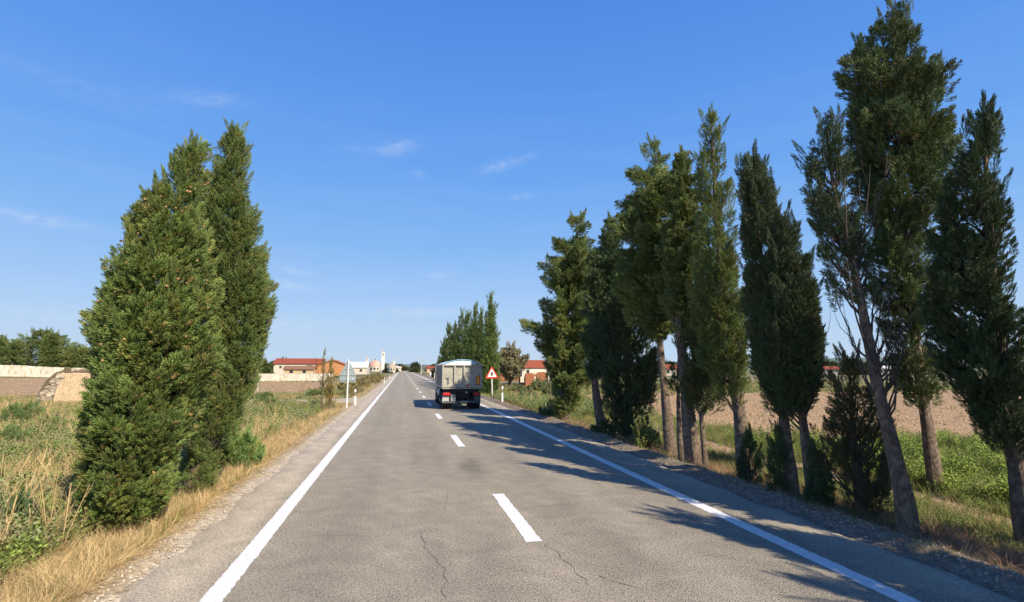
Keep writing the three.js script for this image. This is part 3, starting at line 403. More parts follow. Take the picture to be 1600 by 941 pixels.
[[-34, -131, 5.6, 3.2, 'rounded grey-green tree at the end of the long white farmhouse'], [-31.2, -127, 4.6, 2.2, 'lower bright green tree before the long white farmhouse'], [-38, -140, 6.2, 4, 'dark tree behind the rounded grey-green one']].forEach(([x, z, h, r, label], i) =>
  conifer({ name: 'farm_tree', x, z, prof: [[0.3, 0, r * 0.7], [h * 0.35, 0, r], [h * 0.65, 0, r * 0.85], [h, 0, r * 0.2]], seed: 240 + i, label, plumes: 150, per: 14, tuft: 1.0, up: 0.5, size: 0.6, fill: 400, rough: 0.4, color: [[0.09, 0.11, 0.045], [0.1, 0.14, 0.035], [0.06, 0.08, 0.04]][i], thick: 0.2, leader: 0 }));
// horizon trees
{
  const protos = [[5.2, 5.5, [0.06, 0.085, 0.032]], [4.2, 4.0, [0.085, 0.11, 0.035]], [6.4, 4.6, [0.055, 0.075, 0.035]]].map(([h, r, color], i) => { const t = conifer({ name: 'distant_tree', x: 0, z: 0, turn: 0, prof: [[0.2, 0, r * 0.8], [h * 0.35, 0, r], [h * 0.7, 0, r * 0.75], [h, 0, r * 0.15]], seed: 250 + i, label: 'rounded green tree far off on the horizon', group: 'trees along the horizon', plumes: 110, per: 12, tuft: 1.5, up: 0.5, size: 1.1, fill: 300, rough: 0.45, color, thick: 0.3, leader: 0 }); return t; });
  const spots = [[-14, -420, 1.1], [1.5, -520, 1.25], [12, -480, 1.3], [24, -400, 1.1], [33, -380, 1.2], [46, -390, 1.1], [-2, -560, 1.3], [8, -330, 0.75], [15, -230, 0.55], [19, -215, 0.5], [60, -400, 1.3], [86, -380, 1.2], [110, -330, 1.4], [150, -300, 1.5], [185, -290, 1.4], [230, -270, 1.5], [205, -215, 1.6], [250, -220, 1.6], [186, -182, 1.25], [300, -250, 1.7], [95, -170, 0.8], [130, -240, 1.2], [-120, -260, 1.5], [-160, -250, 1.7], [-70, -330, 1.4], [-50, -300, 1.2], [-58, -230, 1.0], [11, -160, 0.35], [12, -140, 0.3], [10.5, -120, 0.28], [13, -118, 0.32], [12.4, -108, 0.3], [-9, -300, 0.5], [-5, -320, 0.6], [75, -190, 0.9], [45, -250, 0.9], [36, -130, 0.7], [41, -138, 0.8]];
  spots.forEach(([x, z, s], i) => { let o = protos[i % 3]; if (i > 2) { o = protos[i % 3].clone(); o.name = numbered('distant_tree'); scene.add(o); } o.position.set(x, groundY(x, z) - 0.1, z); o.scale.setScalar(s); o.rotation.y = i * 1.7; const [label, group] = x < -40 ? ['rounded green tree on the skyline behind the field wall', 'skyline trees behind the field wall'] : x < 9 ? ['rounded green tree among the village houses at the far end of the road', 'trees at the far end of the road'] : z > -175 && x < 15 ? ['low roadside bush beside the white pillars past the side road', 'bushes past the side road'] : x < 62 ? ['rounded green tree on the skyline past the side road', 'skyline trees past the side road'] : ['rounded green tree on the skyline beyond the clod-strewn field', 'skyline trees beyond the right field']; o.userData = { ...o.userData, label, group: group.replace('right field', 'clod-strewn field') }; });
}

// ---------- grass, weeds, gravel ----------
function blades(seed, n, spread, lean, w, seg = 3) {
  const r = rng(seed), pos = [], idx = [];
  for (let i = 0; i < n; i++) {
    const a = r() * 6.28, R = spread * Math.sqrt(r()), x = Math.cos(a) * R, z = Math.sin(a) * R, h = 0.5 + 0.5 * r(), l = lean * (0.3 + r()), b = a + (r() - 0.5) * 2, dx = Math.cos(b), dz = Math.sin(b), sx = -dz, sz = dx, o = pos.length / 3;
    for (let s = 0; s < seg; s++) { const t = s / seg, ww = w * (1 - t * 0.7), y = h * t * (1 - 0.25 * l * t), d = l * t * t * h; pos.push(x + dx * d + sx * ww, y, z + dz * d + sz * ww, x + dx * d - sx * ww, y, z + dz * d - sz * ww); if (s) { const q = o + (s - 1) * 2; idx.push(q, q + 1, q + 2, q + 1, q + 3, q + 2); } }
    const q = o + (seg - 1) * 2; pos.push(x + dx * l * h, h * (1 - 0.25 * l), z + dz * l * h); idx.push(q, q + 1, q + 2);
  }
  return geom(pos, idx);
}
const TUFT = blades(1, 16, 0.16, 0.6, 0.011), THIN = blades(2, 18, 0.2, 1.1, 0.006), FAR = blades(3, 14, 0.42, 0.5, 0.03, 2);
const WEED = (() => { const r = rng(8), l = []; for (let s = 0; s < 4; s++) { const bx = (r() - 0.5) * 0.3, bz = (r() - 0.5) * 0.3, lx = (r() - 0.5) * 0.4, lz = (r() - 0.5) * 0.4, H = 0.7 + 0.3 * r(); l.push([new THREE.Vector3(bx, 0, bz), new THREE.Vector3(lx, 1, lz).normalize(), H, 0.008, new THREE.Vector3(1, 0, 0)]); for (let i = 0; i < 11; i++) { const t = 0.12 + 0.85 * i / 11, a = i * 2.4 + s, d = new THREE.Vector3(Math.cos(a), 0.35 + 0.5 * r(), Math.sin(a)).normalize(); l.push([new THREE.Vector3(bx + lx * t * H, t * H, bz + lz * t * H), d, 0.22 * (1.15 - t * 0.7), 0.036, new THREE.Vector3((r() - 0.5) * 0.8, 1, (r() - 0.5) * 0.8)]); } } return kites(l); })();
const STALK = (() => { const r = rng(18), g = []; for (let i = 0; i < 3; i++) { const a = r() * 6.28, x = Math.cos(a) * 0.25, z = Math.sin(a) * 0.25; g.push(limb([[0, 0, 0, 0.008], [x * 0.3, 0.45, z * 0.3, 0.006], [x, 1, z, 0.003]], 3)); for (let k = 0; k < 4; k++) { const b = r() * 6.28, t = 0.4 + 0.14 * k; g.push(limb([[x * t, t, z * t, 0.004], [x * t + Math.cos(b) * 0.06, t + 0.09, z * t + Math.sin(b) * 0.06, 0.003], [x * t + Math.cos(b) * 0.1, t + 0.2, z * t + Math.sin(b) * 0.1, 0.002]], 3)); } } return merge(g); })();
const grassMat = new THREE.MeshPhysicalMaterial({ color: 0xffffff, roughness: 0.85, transmission: 0.2, thickness: 0, specularIntensity: 0.25 }), strawMat = mat(1, 1, 1, 0.85);
const cover = { green_grass: [], dry_grass: [], weeds: [], dry_stalks: [], tree_litter: [], distant_grass: [] };
const c3 = (c, k) => [c[0] * k, c[1] * k, c[2] * k];
function plant(kind, x, z, s, c, r, lean = 0.25, tall = 1) { const k = 0.75 + 0.5 * r(); cover[kind].push([x, groundY(x, z) - 0.02, z, (r() - 0.5) * lean, 1, (r() - 0.5) * lean, r() * 6.28, [s, s * tall, s], c[0] * k, c[1] * k, c[2] * k]); }
const STRAW = [0.6, 0.43, 0.2], STRAW2 = [0.47, 0.33, 0.16], G1 = [0.16, 0.21, 0.05], G2 = [0.22, 0.26, 0.075], GREY = [0.26, 0.28, 0.14];
{
  const r = rng(500);
  const inDrive = (x, z) => x < -2 && Math.abs(z + 43 - (x + 3) * 0.36) < 3.4 && x > -14;
  // left verge and meadow, thinning with distance as the plants get larger in clumps
  for (let i = 0; i < 150000; i++) {
    const d = 4 * Math.pow(30, r()), a = -1.25 + r() * 1.2; // direction right of straight ahead
    const x = Math.sin(a) * d, z = -Math.cos(a) * d; if (x > -3.05 || inDrive(x, z)) continue;
    const t = -3.05 - x, p = fbm2(x * 0.22, z * 0.22, 4) + 0.7 * fbm2(x * 0.05 + 9, z * 0.05, 3), pl = ploughedLeft(x, z); if (pl > 0.3 && r() < 0.985) continue; if (z < -112 && r() < 0.6) continue;
    const grow = 1 + d * 0.003;
    if (t < 0.45) { if (r() < t * 0.5 + 0.03) plant('dry_grass', x, z, (0.1 + 0.12 * r()) * grow, STRAW2, r, 1.2, 0.7); continue; }
    if (t < 1.5) { const g = r(); if (g < 0.62) plant('dry_grass', x, z, (0.2 + 0.22 * r()) * grow, r() < 0.5 ? STRAW : STRAW2, r, 1.3, 0.85); else if (g < 0.8 - 0.2 * p) plant('green_grass', x, z, (0.12 + 0.2 * r()) * grow, G1, r, 0.6); continue; }
    if (x < -4.4 && z > -8.2 && n2(x * 0.5, z * 0.5 + 20) > -0.3) { plant(r() < 0.75 ? 'green_grass' : 'weeds', x, z, 0.3 + 0.35 * r(), r() < 0.6 ? [0.24, 0.31, 0.07] : G1, r, 0.7); if (r() < 0.04) plant('dry_stalks', x, z, 0.6 + 0.4 * r(), c3(STRAW, 0.9), r, 0.8); continue; }
    if (d < 16 && r() < 0.02) plant('dry_stalks', x, z, 0.5 + 0.45 * r(), c3(STRAW, 0.9), r, 1.0);
    const dry = smooth(-0.45, 0.3, p), g = r();
    if (d > 45) { plant('distant_grass', x, z, (0.26 + 0.22 * r()), r() < dry * 0.75 ? STRAW2 : (r() < 0.5 ? G1 : GREY), r, 0.3, 0.8); continue; }
    if (g < 0.42 * dry + 0.12) plant('dry_grass', x, z, (0.32 + 0.35 * r()) * grow, r() < 0.6 ? STRAW : STRAW2, r, 0.9);
    else if (g < 0.6) plant('green_grass', x, z, (0.3 + 0.35 * r()) * grow, r() < 0.5 ? G1 : G2, r, 0.5);
    else if (g < 0.96) { if (r() > dry * 0.75) plant('weeds', x, z, (0.3 + 0.38 * r()) * grow, [G1, G2, GREY][Math.floor(r() * 3)], r, 0.35); else plant('dry_grass', x, z, (0.3 + 0.3 * r()) * grow, STRAW2, r, 0.9); }
    else if (r() < 0.35) plant('dry_stalks', x, z, 0.55 + 0.5 * r(), c3(STRAW, 0.9), r, 0.6);
  }
  // right verge under the trees and the weeds beyond
  for (let i = 0; i < 150000; i++) {
    const d = 4 * Math.pow(32, r()), a = 0.06 + r() * 1.25, x = Math.sin(a) * d, z = -Math.cos(a) * d; if (x < 6.8) continue;
    const t = x - 6.8, p = fbm2(x * 0.3, z * 0.3, 4), pl = ploughedRight(x, z), grow = 1 + d * 0.003; if (pl > 0.25 && r() < 0.993) continue; if (Math.abs(z + 90) < 5 && x < 30) continue;
    if (trackRight(x, z) > 0.35 && r() < 0.9) continue;
    const shade = z > -29 && z < 6 && t > 0.7 && t < 2.2;
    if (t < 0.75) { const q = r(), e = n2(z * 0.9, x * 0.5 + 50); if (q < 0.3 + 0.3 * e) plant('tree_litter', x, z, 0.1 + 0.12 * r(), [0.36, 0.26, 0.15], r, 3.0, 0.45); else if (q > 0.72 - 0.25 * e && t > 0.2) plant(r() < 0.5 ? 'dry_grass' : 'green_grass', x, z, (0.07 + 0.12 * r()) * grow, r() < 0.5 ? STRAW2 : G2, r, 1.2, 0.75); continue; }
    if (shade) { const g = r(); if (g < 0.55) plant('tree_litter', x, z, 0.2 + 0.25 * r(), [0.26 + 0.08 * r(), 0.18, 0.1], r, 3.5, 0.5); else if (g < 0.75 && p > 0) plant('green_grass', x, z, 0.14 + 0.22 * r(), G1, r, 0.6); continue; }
    if (d > 45) { if (r() < 0.8) plant('distant_grass', x, z, 0.26 + 0.2 * r(), r() < 0.3 + p * 0.5 ? STRAW2 : (r() < 0.5 ? G1 : G2), r, 0.3, 0.8); continue; }
    const lush = smooth(11.6, 12.6, x) * smooth(20, 16, -z), g = r();
    if (lush > 0.4 && g < 0.7) { const e = clamp(0.65 + 0.6 * n2(x * 0.55, z * 0.55 + 80), 0.25, 1.25), q = r(); plant(q < 0.4 ? 'weeds' : q < 0.9 ? 'green_grass' : 'dry_grass', x, z, (0.3 + 0.5 * r()) * e, q >= 0.9 ? STRAW2 : r() < 0.5 + 0.4 * n2(x * 0.4, z * 0.4) ? [0.27, 0.34, 0.07] : G1, r, 0.5); }
    else if (z < -28) { if (g < 0.3 + 0.3 * p) plant('dry_grass', x, z, (0.3 + 0.4 * r()) * grow, STRAW2, r, 0.7); else plant(g < 0.75 ? 'weeds' : 'green_grass', x, z, (0.3 + 0.5 * r()) * grow, r() < 0.6 ? G1 : GREY, r, 0.4); if (r() < 0.01) plant('dry_stalks', x, z, 0.9 + 0.8 * r(), STRAW, r, 0.4); }
    else if (g < 0.65) plant('green_grass', x, z, (0.16 + 0.22 * r()) * grow, r() < 0.6 ? G2 : [0.2, 0.2, 0.06], r, 0.8);
    else if (g < 0.85) plant('dry_grass', x, z, (0.16 + 0.2 * r()) * grow, STRAW2, r, 1.0);
    else plant('weeds', x, z, (0.14 + 0.2 * r()) * grow, G1, r, 0.4);
  }
}
const coverMade = [['green_grass', TUFT, grassMat, 'green grass growing on both verges', 'grass'], ['dry_grass', THIN, strawMat, 'straw-coloured dry grass along the verges', 'grass'], ['weeds', WEED, grassMat, 'leafy green weeds over the rough ground', 'weeds'], ['dry_stalks', STALK, strawMat, 'dry branched weed stalks standing above the grass', 'weeds'], ['tree_litter', THIN, strawMat, 'brown dead twigs and needles under the tree row', 'litter'], ['distant_grass', FAR, grassMat, 'rough grass far out over the fields', 'grass']];
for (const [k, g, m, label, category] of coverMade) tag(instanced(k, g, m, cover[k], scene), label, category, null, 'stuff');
{ // pebbles on the shoulder and berm, clods on the ploughed land
  const r = rng(600), peb = [], clod = [], stone = new THREE.IcosahedronGeometry(1, 0), p = stone.attributes.position;
  for (let i = 0; i < p.count; i++) { const k = 1 + 0.25 * n3(p.getX(i) * 2, p.getY(i) * 2, p.getZ(i) * 2); p.setXYZ(i, p.getX(i) * k, p.getY(i) * k * 0.7, p.getZ(i) * k); } stone.computeVertexNormals();
  const put = (x, z, s, c) => { const k = 0.7 + 0.6 * r(); peb.push([x, groundY(x, z) + s * 0.2, z, (r() - 0.5) * 0.8, 1, (r() - 0.5) * 0.8, r() * 6.28, s, c[0] * k, c[1] * k, c[2] * k]); };
  for (let i = 0; i < 11000; i++) { const z = -3.5 * Math.pow(16, r()), x = -2.95 - Math.pow(r(), 1.7) * 0.9 + 0.1 * n2(z * 0.8, 4); if (x < roadL(z) - 0.0) put(x, z, 0.004 + 0.014 * r() ** 5, [0.52, 0.44, 0.34]); }
  for (let i = 0; i < 5000; i++) { const z = -3.5 * Math.pow(14, r()), x = 7.1 + (r() + r() - 1) * 0.5; if (x > roadR(z)) put(x, z, 0.004 + 0.02 * r() ** 5, [0.4, 0.33, 0.25]); }
  for (let i = 0; i < 20000; i++) { const d = 18 * Math.pow(5, r()), a = 0.3 + r() * 0.8, x = Math.sin(a) * d, z = -Math.cos(a) * d; if (ploughedRight(x, z) < 0.5) continue; const s = 0.015 + 0.05 * r() ** 3 + d * 0.0004, k = 0.8 + 0.3 * r(); clod.push([x, groundY(x, z) + s * 0.25, z, (r() - 0.5), 1, (r() - 0.5), r() * 6.28, s, SOIL[0] * k, SOIL[1] * k, SOIL[2] * k]); }
  for (let i = 0; i < 4000; i++) { const x = -10 - r() * 70, z = -56 - r() * 50; if (ploughedLeft(x, z) < 0.5) continue; const s = 0.04 + 0.08 * r() * r(), k = 0.85 + 0.3 * r(); clod.push([x, groundY(x, z) + s * 0.25, z, (r() - 0.5), 1, (r() - 0.5), r() * 6.28, s, SOIL[0] * k, SOIL[1] * k, SOIL[2] * k]); }
  tag(instanced('gravel', stone, mat(1, 1, 1, 0.9), peb, scene), 'loose pale gravel along both road edges', 'gravel', null, 'stuff');
  tag(instanced('soil_clods', stone, mat(1, 1, 1, 0.95), clod, scene), 'brown clods of earth over the ploughed fields', 'soil', null, 'stuff');
}
// ---------- truck ----------
{
  const g = thing('dump_truck', 'grey dump truck with covered load driving away past the warning sign', 'truck', [3.62, 0.012, -31.6]);
  const dusty = tex(256, (u, v) => { const k = 0.86 + 0.08 * tileNoise(u, v, 7) + 0.06 * n2(u * 60, v * 60); return [k, k * 0.985, k * 0.95]; });
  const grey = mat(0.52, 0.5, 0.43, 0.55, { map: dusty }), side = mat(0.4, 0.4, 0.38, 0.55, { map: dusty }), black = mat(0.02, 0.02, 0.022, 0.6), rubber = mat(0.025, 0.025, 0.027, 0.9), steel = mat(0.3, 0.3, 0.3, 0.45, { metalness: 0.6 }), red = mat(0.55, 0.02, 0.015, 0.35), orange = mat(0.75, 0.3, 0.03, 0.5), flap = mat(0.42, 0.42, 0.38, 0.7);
  // z: rear face at 0, front towards -z
  const bodyPart = mesh('dump_body', merge(box(2.34, 0.08, 5.7, 0, 1.3, -2.95), box(0.05, 1.3, 5.7, -1.17, 1.98, -2.95), box(0.05, 1.3, 5.7, 1.17, 1.98, -2.95), box(2.34, 1.3, 0.05, 0, 1.98, -5.8)), side, g);
  for (const s of [-1, 1]) { mesh('top_rail', rbox(0.1, 0.1, 5.72, s * 1.19, 2.66, -2.95), side, bodyPart); mesh('bottom_rail', rbox(0.08, 0.12, 5.7, s * 1.18, 1.32, -2.95), side, bodyPart); for (let i = 1; i < 6; i++) mesh('side_rib', rbox(0.06, 1.2, 0.09, s * 1.21, 2.0, -i * 0.95), side, bodyPart); }
  const gate = mesh('tailgate', box(2.3, 1.3, 0.05, 0, 1.98, -0.1), grey, g);
  for (const x of [-1.17, -0.46, 0.12, 1.17]) mesh('gate_post', rbox(x > -1 && x < 1 ? 0.1 : 0.11, 1.3, 0.13, x, 1.98, -0.02), grey, gate);
  mesh('gate_rail', rbox(2.44, 0.09, 0.1, 0, 2.67, -0.015), grey, gate); mesh('gate_rail', rbox(2.44, 0.13, 0.11, 0, 1.4, -0.012), grey, gate); mesh('gate_lip', rbox(2.42, 0.07, 0.1, 0, 1.27, -0.01), grey, gate);
  mesh('latch', rbox(0.035, 0.42, 0.06, -0.83, 1.72, 0.0), steel, gate); mesh('handle', rbox(0.14, 0.035, 0.06, -0.9, 1.92, 0.0), steel, gate);
  mesh('marker_board', rbox(0.17, 0.46, 0.03, 0.98, 1.74, 0.02), orange, gate); mesh('marker_frame', merge(box(0.22, 0.03, 0.025, 0.98, 1.99, 0.02), box(0.22, 0.03, 0.025, 0.98, 1.49, 0.02), box(0.03, 0.53, 0.025, 1.085, 1.74, 0.02), box(0.03, 0.53, 0.025, 0.875, 1.74, 0.02)), red, gate);
  mesh('reflector', rbox(0.2, 0.09, 0.03, 0.34, 1.43, 0.055), red, gate); mesh('reflector', rbox(0.05, 0.3, 0.02, 1.17, 2.52, 0.035), red, gate); mesh('hinge', rbox(0.06, 0.14, 0.08, -0.36, 1.3, 0.05), steel, gate);
  { // arched cover over the load, sagging between its hoops
    const pos = [], ix = [], N = 18, L = 26; const prof = (t) => { const x = lerp(-1.1, 1.02, t); return [x, 2.66 + 0.34 * Math.pow(Math.sin(Math.PI * clamp(t * 0.9 + 0.02)), 0.55)]; };
    for (let j = 0; j <= L; j++) for (let i = 0; i <= N; i++) { const [x, y] = prof(i / N), z = -0.12 - j * 0.22, sag = 0.05 * Math.abs(Math.sin(j * 0.62)) * Math.sin(Math.PI * i / N) + 0.02 * n2(x * 3, z * 2); pos.push(x + 0.02 * n2(z * 2, 5), j === 0 || j === L ? lerp(2.62, y, 0.94) : y - sag, z); }
    for (let j = 0; j < L; j++) for (let i = 0; i < N; i++) { const a = j * (N + 1) + i; ix.push(a, a + 1, a + N + 1, a + 1, a + N + 2, a + N + 1); }
    const c = pos.length / 3; pos.push(0, 2.6, -0.12); for (let i = 0; i < N; i++) ix.push(c, i + 1, i);
    const cover = mesh('tarpaulin', geom(pos, ix), mat(0.62, 0.69, 0.72, 0.45, { side: THREE.DoubleSide }), g);
    const edge = []; for (let i = 0; i <= N; i++) { const [x, y] = prof(i / N); edge.push(new THREE.Vector3(x, y, -0.1)); } mesh('hem', new THREE.TubeGeometry(new THREE.CatmullRomCurve3(edge), 30, 0.03, 6), mat(0.2, 0.42, 0.55, 0.5), cover);
  }
  mesh('chassis', merge(rbox(0.12, 0.26, 7.6, -0.42, 1.0, -3.9), rbox(0.12, 0.26, 7.6, 0.42, 1.0, -3.9), box(0.9, 0.12, 0.1, 0, 1.0, -0.4), box(0.9, 0.12, 0.1, 0, 1.0, -3), box(2.1, 0.18, 0.16, 0, 1.14, -0.25), box(0.85, 0.3, 0.08, 0.05, 0.86, -0.45), box(0.5, 0.5, 0.6, 0, 0.55, -0.9), box(0.9, 0.5, 0.06, 0, 0.75, -3.4)), black, g);
  const bumper = mesh('bumper', rbox(2.2, 0.14, 0.12, 0, 0.44, -0.2), mat(0.08, 0.08, 0.08, 0.6), g); for (const s of [-1, 1]) mesh('bumper_bracket', box(0.08, 0.5, 0.08, s * 0.42, 0.7, -0.22), black, bumper); mesh('number_plate', rbox(0.5, 0.12, 0.02, 0.15, 0.45, -0.13), mat(0.3, 0.28, 0.2, 0.5), bumper);
  mesh('spare_box', rbox(0.3, 0.42, 0.3, -0.52, 0.72, -0.3), mat(0.28, 0.28, 0.25, 0.7), g); mesh('work_lamp', cyl(0.05, 0.05, 0.06, 0, 0, 0, 10).rotateX(Math.PI / 2).translate(0.28, 1.02, -0.2), mat(0.7, 0.7, 0.7, 0.2), g);
  for (const s of [-1, 1]) {
    const l = mesh('tail_lamp', rbox(0.42, 0.15, 0.1, s * 0.93, 0.93, -0.1), red, g); mesh('lamp_housing', rbox(0.46, 0.2, 0.1, s * 0.93, 0.93, -0.17), black, l);
    mesh('mud_flap', box(0.4, 0.4, 0.025, s * 0.97, 0.62, -0.2), s < 0 ? flap : mat(0.1, 0.1, 0.1, 0.8), g);
    for (const z of [-0.85, -2.25]) mesh('fender', new THREE.CylinderGeometry(0.6, 0.6, 0.56, 16, 1, true, Math.PI * 0.05, Math.PI * 0.9).rotateX(Math.PI / 2).rotateY(Math.PI / 2).translate(s * 0.9, 0.55, z), mat(0.05, 0.05, 0.05, 0.8, { side: THREE.DoubleSide }), g);
  }
  const tyre = (w) => { const q = []; for (const [r, y] of [[0.3, -0.5], [0.42, -0.5], [0.47, -0.42], [0.49, -0.25], [0.49, 0.25], [0.47, 0.42], [0.42, 0.5], [0.3, 0.5]]) q.push(new THREE.Vector2(r, y * w)); return new THREE.LatheGeometry(q, 28).rotateZ(Math.PI / 2); };
  const T2 = tyre(0.27), rimG = merge(new THREE.CylinderGeometry(0.31, 0.31, 0.2, 20).rotateZ(Math.PI / 2), new THREE.CylinderGeometry(0.12, 0.14, 0.3, 14).rotateZ(Math.PI / 2));
  const wheel = (x, z) => { const w = new THREE.Group(); w.name = 'wheel'; w.position.set(x, 0.488, z); g.add(w); mesh('tyre', T2, rubber, w); mesh('rim', rimG, steel, w); };
  for (const s of [-1, 1]) { for (const z of [-0.85, -2.25]) { wheel(s * 1.06, z); wheel(s * 0.74, z); } for (const z of [-5.2, -6.9]) wheel(s * 1.02, z); mesh('axle', cyl(0.1, 0.1, 1.4, 0, 0, 0, 8).rotateZ(Math.PI / 2).translate(0.7, 0.488, s > 0 ? -0.85 : -2.25), black, g); }
  mesh('fuel_tank', new THREE.CapsuleGeometry(0.28, 0.8, 6, 14).rotateX(Math.PI / 2).translate(-0.95, 0.85, -3.9), mat(0.35, 0.35, 0.34, 0.4, { metalness: 0.4 }), g);
  const cab = mesh('cab', rbox(2.36, 2.0, 1.75, 0, 1.75, -7.0, 0.12), mat(0.5, 0.36, 0.26, 0.45), g); mesh('cab_window', box(0.02, 0.6, 0.9, -1.185, 2.1, -7.1), mat(0.03, 0.04, 0.05, 0.1), cab); mesh('cab_window', box(0.02, 0.6, 0.9, 1.185, 2.1, -7.1), mat(0.03, 0.04, 0.05, 0.1), cab);
  for (const s of [-1, 1]) mesh('mirror', merge(rbox(0.12, 0.5, 0.16, s * 1.4, 2.1, -7.6, 0.03), box(0.3, 0.03, 0.03, s * 1.27, 2.33, -7.6)), black, cab);
}

// ---------- signs and marker posts ----------
const galv = mat(0.5, 0.52, 0.52, 0.5, { metalness: 0.35 }), white = mat(0.78, 0.77, 0.73, 0.55), plateGrey = mat(0.3, 0.36, 0.36, 0.55, { metalness: 0.2 });
function triShape(w, h, r) { const s = new THREE.Shape(), P = [[-w / 2, 0], [w / 2, 0], [0, h]]; const v = P.map((p) => new THREE.Vector2(...p)); for (let i = 0; i < 3; i++) { const a = v[i], p = v[(i + 2) % 3], n = v[(i + 1) % 3], e = a.clone().add(p.clone().sub(a).setLength(r)), f = a.clone().add(n.clone().sub(a).setLength(r)); i ? s.lineTo(e.x, e.y) : s.moveTo(e.x, e.y); s.quadraticCurveTo(a.x, a.y, f.x, f.y); } s.closePath(); return s; }
const ext = (s, d, bevel = 0.004) => new THREE.ExtrudeGeometry(s, { depth: d, bevelEnabled: bevel > 0, bevelSize: bevel, bevelThickness: bevel, bevelSegments: 1, curveSegments: 8 });
{ // warning sign facing the camera
  const g = thing('warning_sign', 'red-bordered white triangular warning sign with black symbol on pale post', 'road sign', [7.55, groundY(7.55, -43.4), -43.4]);
  const gy = 0.05; g.rotation.z = 0.03;
  mesh('post', rbox(0.09, 2.3, 0.06, 0, 0.95, 0), mat(0.68, 0.66, 0.6, 0.6), g);
  const face = mesh('border', ext(triShape(1.16, 1.02, 0.1), 0.02).translate(0, 1.68, 0.04), mat(0.62, 0.055, 0.025, 0.45), g);
  mesh('panel', ext(triShape(0.78, 0.7, 0.03), 0.004, 0).translate(0, 1.81, 0.066), mat(0.78, 0.77, 0.74, 0.45), face);
  const sym = mesh('symbol', merge(rbox(0.16, 0.3, 0.006, 0, 2.05, 0.075, 0.002), ext(triShape(0.1, 0.1, 0.01), 0.004, 0).rotateZ(Math.PI / 2).translate(-0.07, 2.0, 0.073), ext(triShape(0.1, 0.1, 0.01), 0.004, 0).rotateZ(-Math.PI / 2).translate(0.07, 2.1, 0.073), ext(triShape(0.12, 0.1, 0.01), 0.004, 0).translate(0, 2.19, 0.073)), mat(0.02, 0.02, 0.02, 0.6), face);
  [[0.1, [0.4, 0.05, 0.03]], [0, [0.35, 0.2, 0.03]], [-0.1, [0.04, 0.2, 0.08]]].forEach(([y, c]) => mesh('disc', new THREE.CylinderGeometry(0.04, 0.04, 0.004, 14).rotateX(Math.PI / 2).translate(0, 2.05 + y, 0.081), mat(...c, 0.5), sym));
}
{ // left sign seen from behind
  const g = thing('road_sign', 'grey back of a triangular road sign above a square plate', 'road sign', [-3.42, groundY(-3.42, -34.9), -34.9]);
  g.rotation.y = -0.06;
  const tri = mesh('triangle_plate', ext(triShape(1.08, 1.02, 0.1), 0.02).translate(0, 2.06, -0.05), plateGrey, g); mesh('square_plate', rbox(1.02, 0.44, 0.022, 0, 1.86, -0.04, 0.008), plateGrey, g);
  mesh('post', rbox(0.085, 3.2, 0.055, 0.03, 1.5, 0.03, 0.01), mat(0.72, 0.72, 0.69, 0.5), g);
  for (const y of [2.1, 2.5, 1.78]) mesh('bracket', rbox(y > 2.3 ? 0.4 : 0.96, 0.035, 0.03, 0, y, -0.005, 0.004), galv, g);
  mesh('sticker', new THREE.CylinderGeometry(0.04, 0.04, 0.006, 12).rotateX(Math.PI / 2).translate(0.32, 1.88, -0.025), white, g);
}
function marker(x, z, h, label, tilt = 0) {
  const g = thing('marker_post', label, 'marker post', [x, groundY(x, z) + 0.0, z], 0, 'roadside marker posts'); g.rotation.z = tilt;
  mesh('body', merge(rbox(0.12, h * 0.6, 0.05, 0, h * 0.28, 0, 0.012), rbox(0.12, h * 0.2, 0.05, 0, h * 0.9, 0, 0.012)), white, g); mesh('band', rbox(0.124, h * 0.21, 0.054, 0, h * 0.69, 0, 0.012), mat(0.02, 0.02, 0.02, 0.6), g); mesh('reflector', box(0.05, 0.12, 0.01, 0, h * 0.69, 0.03), mat(0.5, 0.45, 0.3, 0.2), g);
}
marker(-3.12, -37.8, 1.08, 'white marker post with black band just beyond the grey sign back', 0.03);
marker(7.17, -37, 1.1, 'white marker post with black band between warning sign and tree row');
marker(-2.95, -93, 1.0, 'lone far marker post on the verge beyond the farm entrance');
marker(-3.0, -132, 1.0, 'faint distant marker post near the village');
marker(7.4, -118, 1.0, 'pale marker post beyond the paved side road');

// ---------- walls and buildings ----------
const plasterTex = tex(512, (u, v) => { let k = 0.9 + 0.07 * tileNoise(u, v, 5) + 0.05 * tileNoise(u, v, 18) + 0.04 * n2(u * 150, v * 150); const st = tileNoise(u, v * 0.3, 9); let b = k; if (st > 0.35) { k -= 0.12; b -= 0.2; } return [k, k * 0.98, b * 0.95]; });
const plaster = mat(0.78, 0.72, 0.62, 0.9, { map: plasterTex }), plasterTan = mat(0.66, 0.5, 0.33, 0.9, { map: plasterTex });
const tileTex = tex(256, (u, v) => { const r = 0.72 + 0.12 * Math.sin(u * Math.PI * 2 * 16) + 0.12 * tileNoise(u, v, 12) + 0.08 * n2(u * 50, v * 50); return [r, r * 0.93, r * 0.88]; });
const roofRed = mat(0.5, 0.13, 0.06, 0.85, { map: tileTex }), roofOrange = mat(0.62, 0.28, 0.11, 0.85, { map: tileTex }), brick = mat(0.4, 0.15, 0.075, 0.9, { map: plasterTex }), glass = mat(0.03, 0.035, 0.04, 0.15), darkWood = mat(0.05, 0.045, 0.04, 0.8);
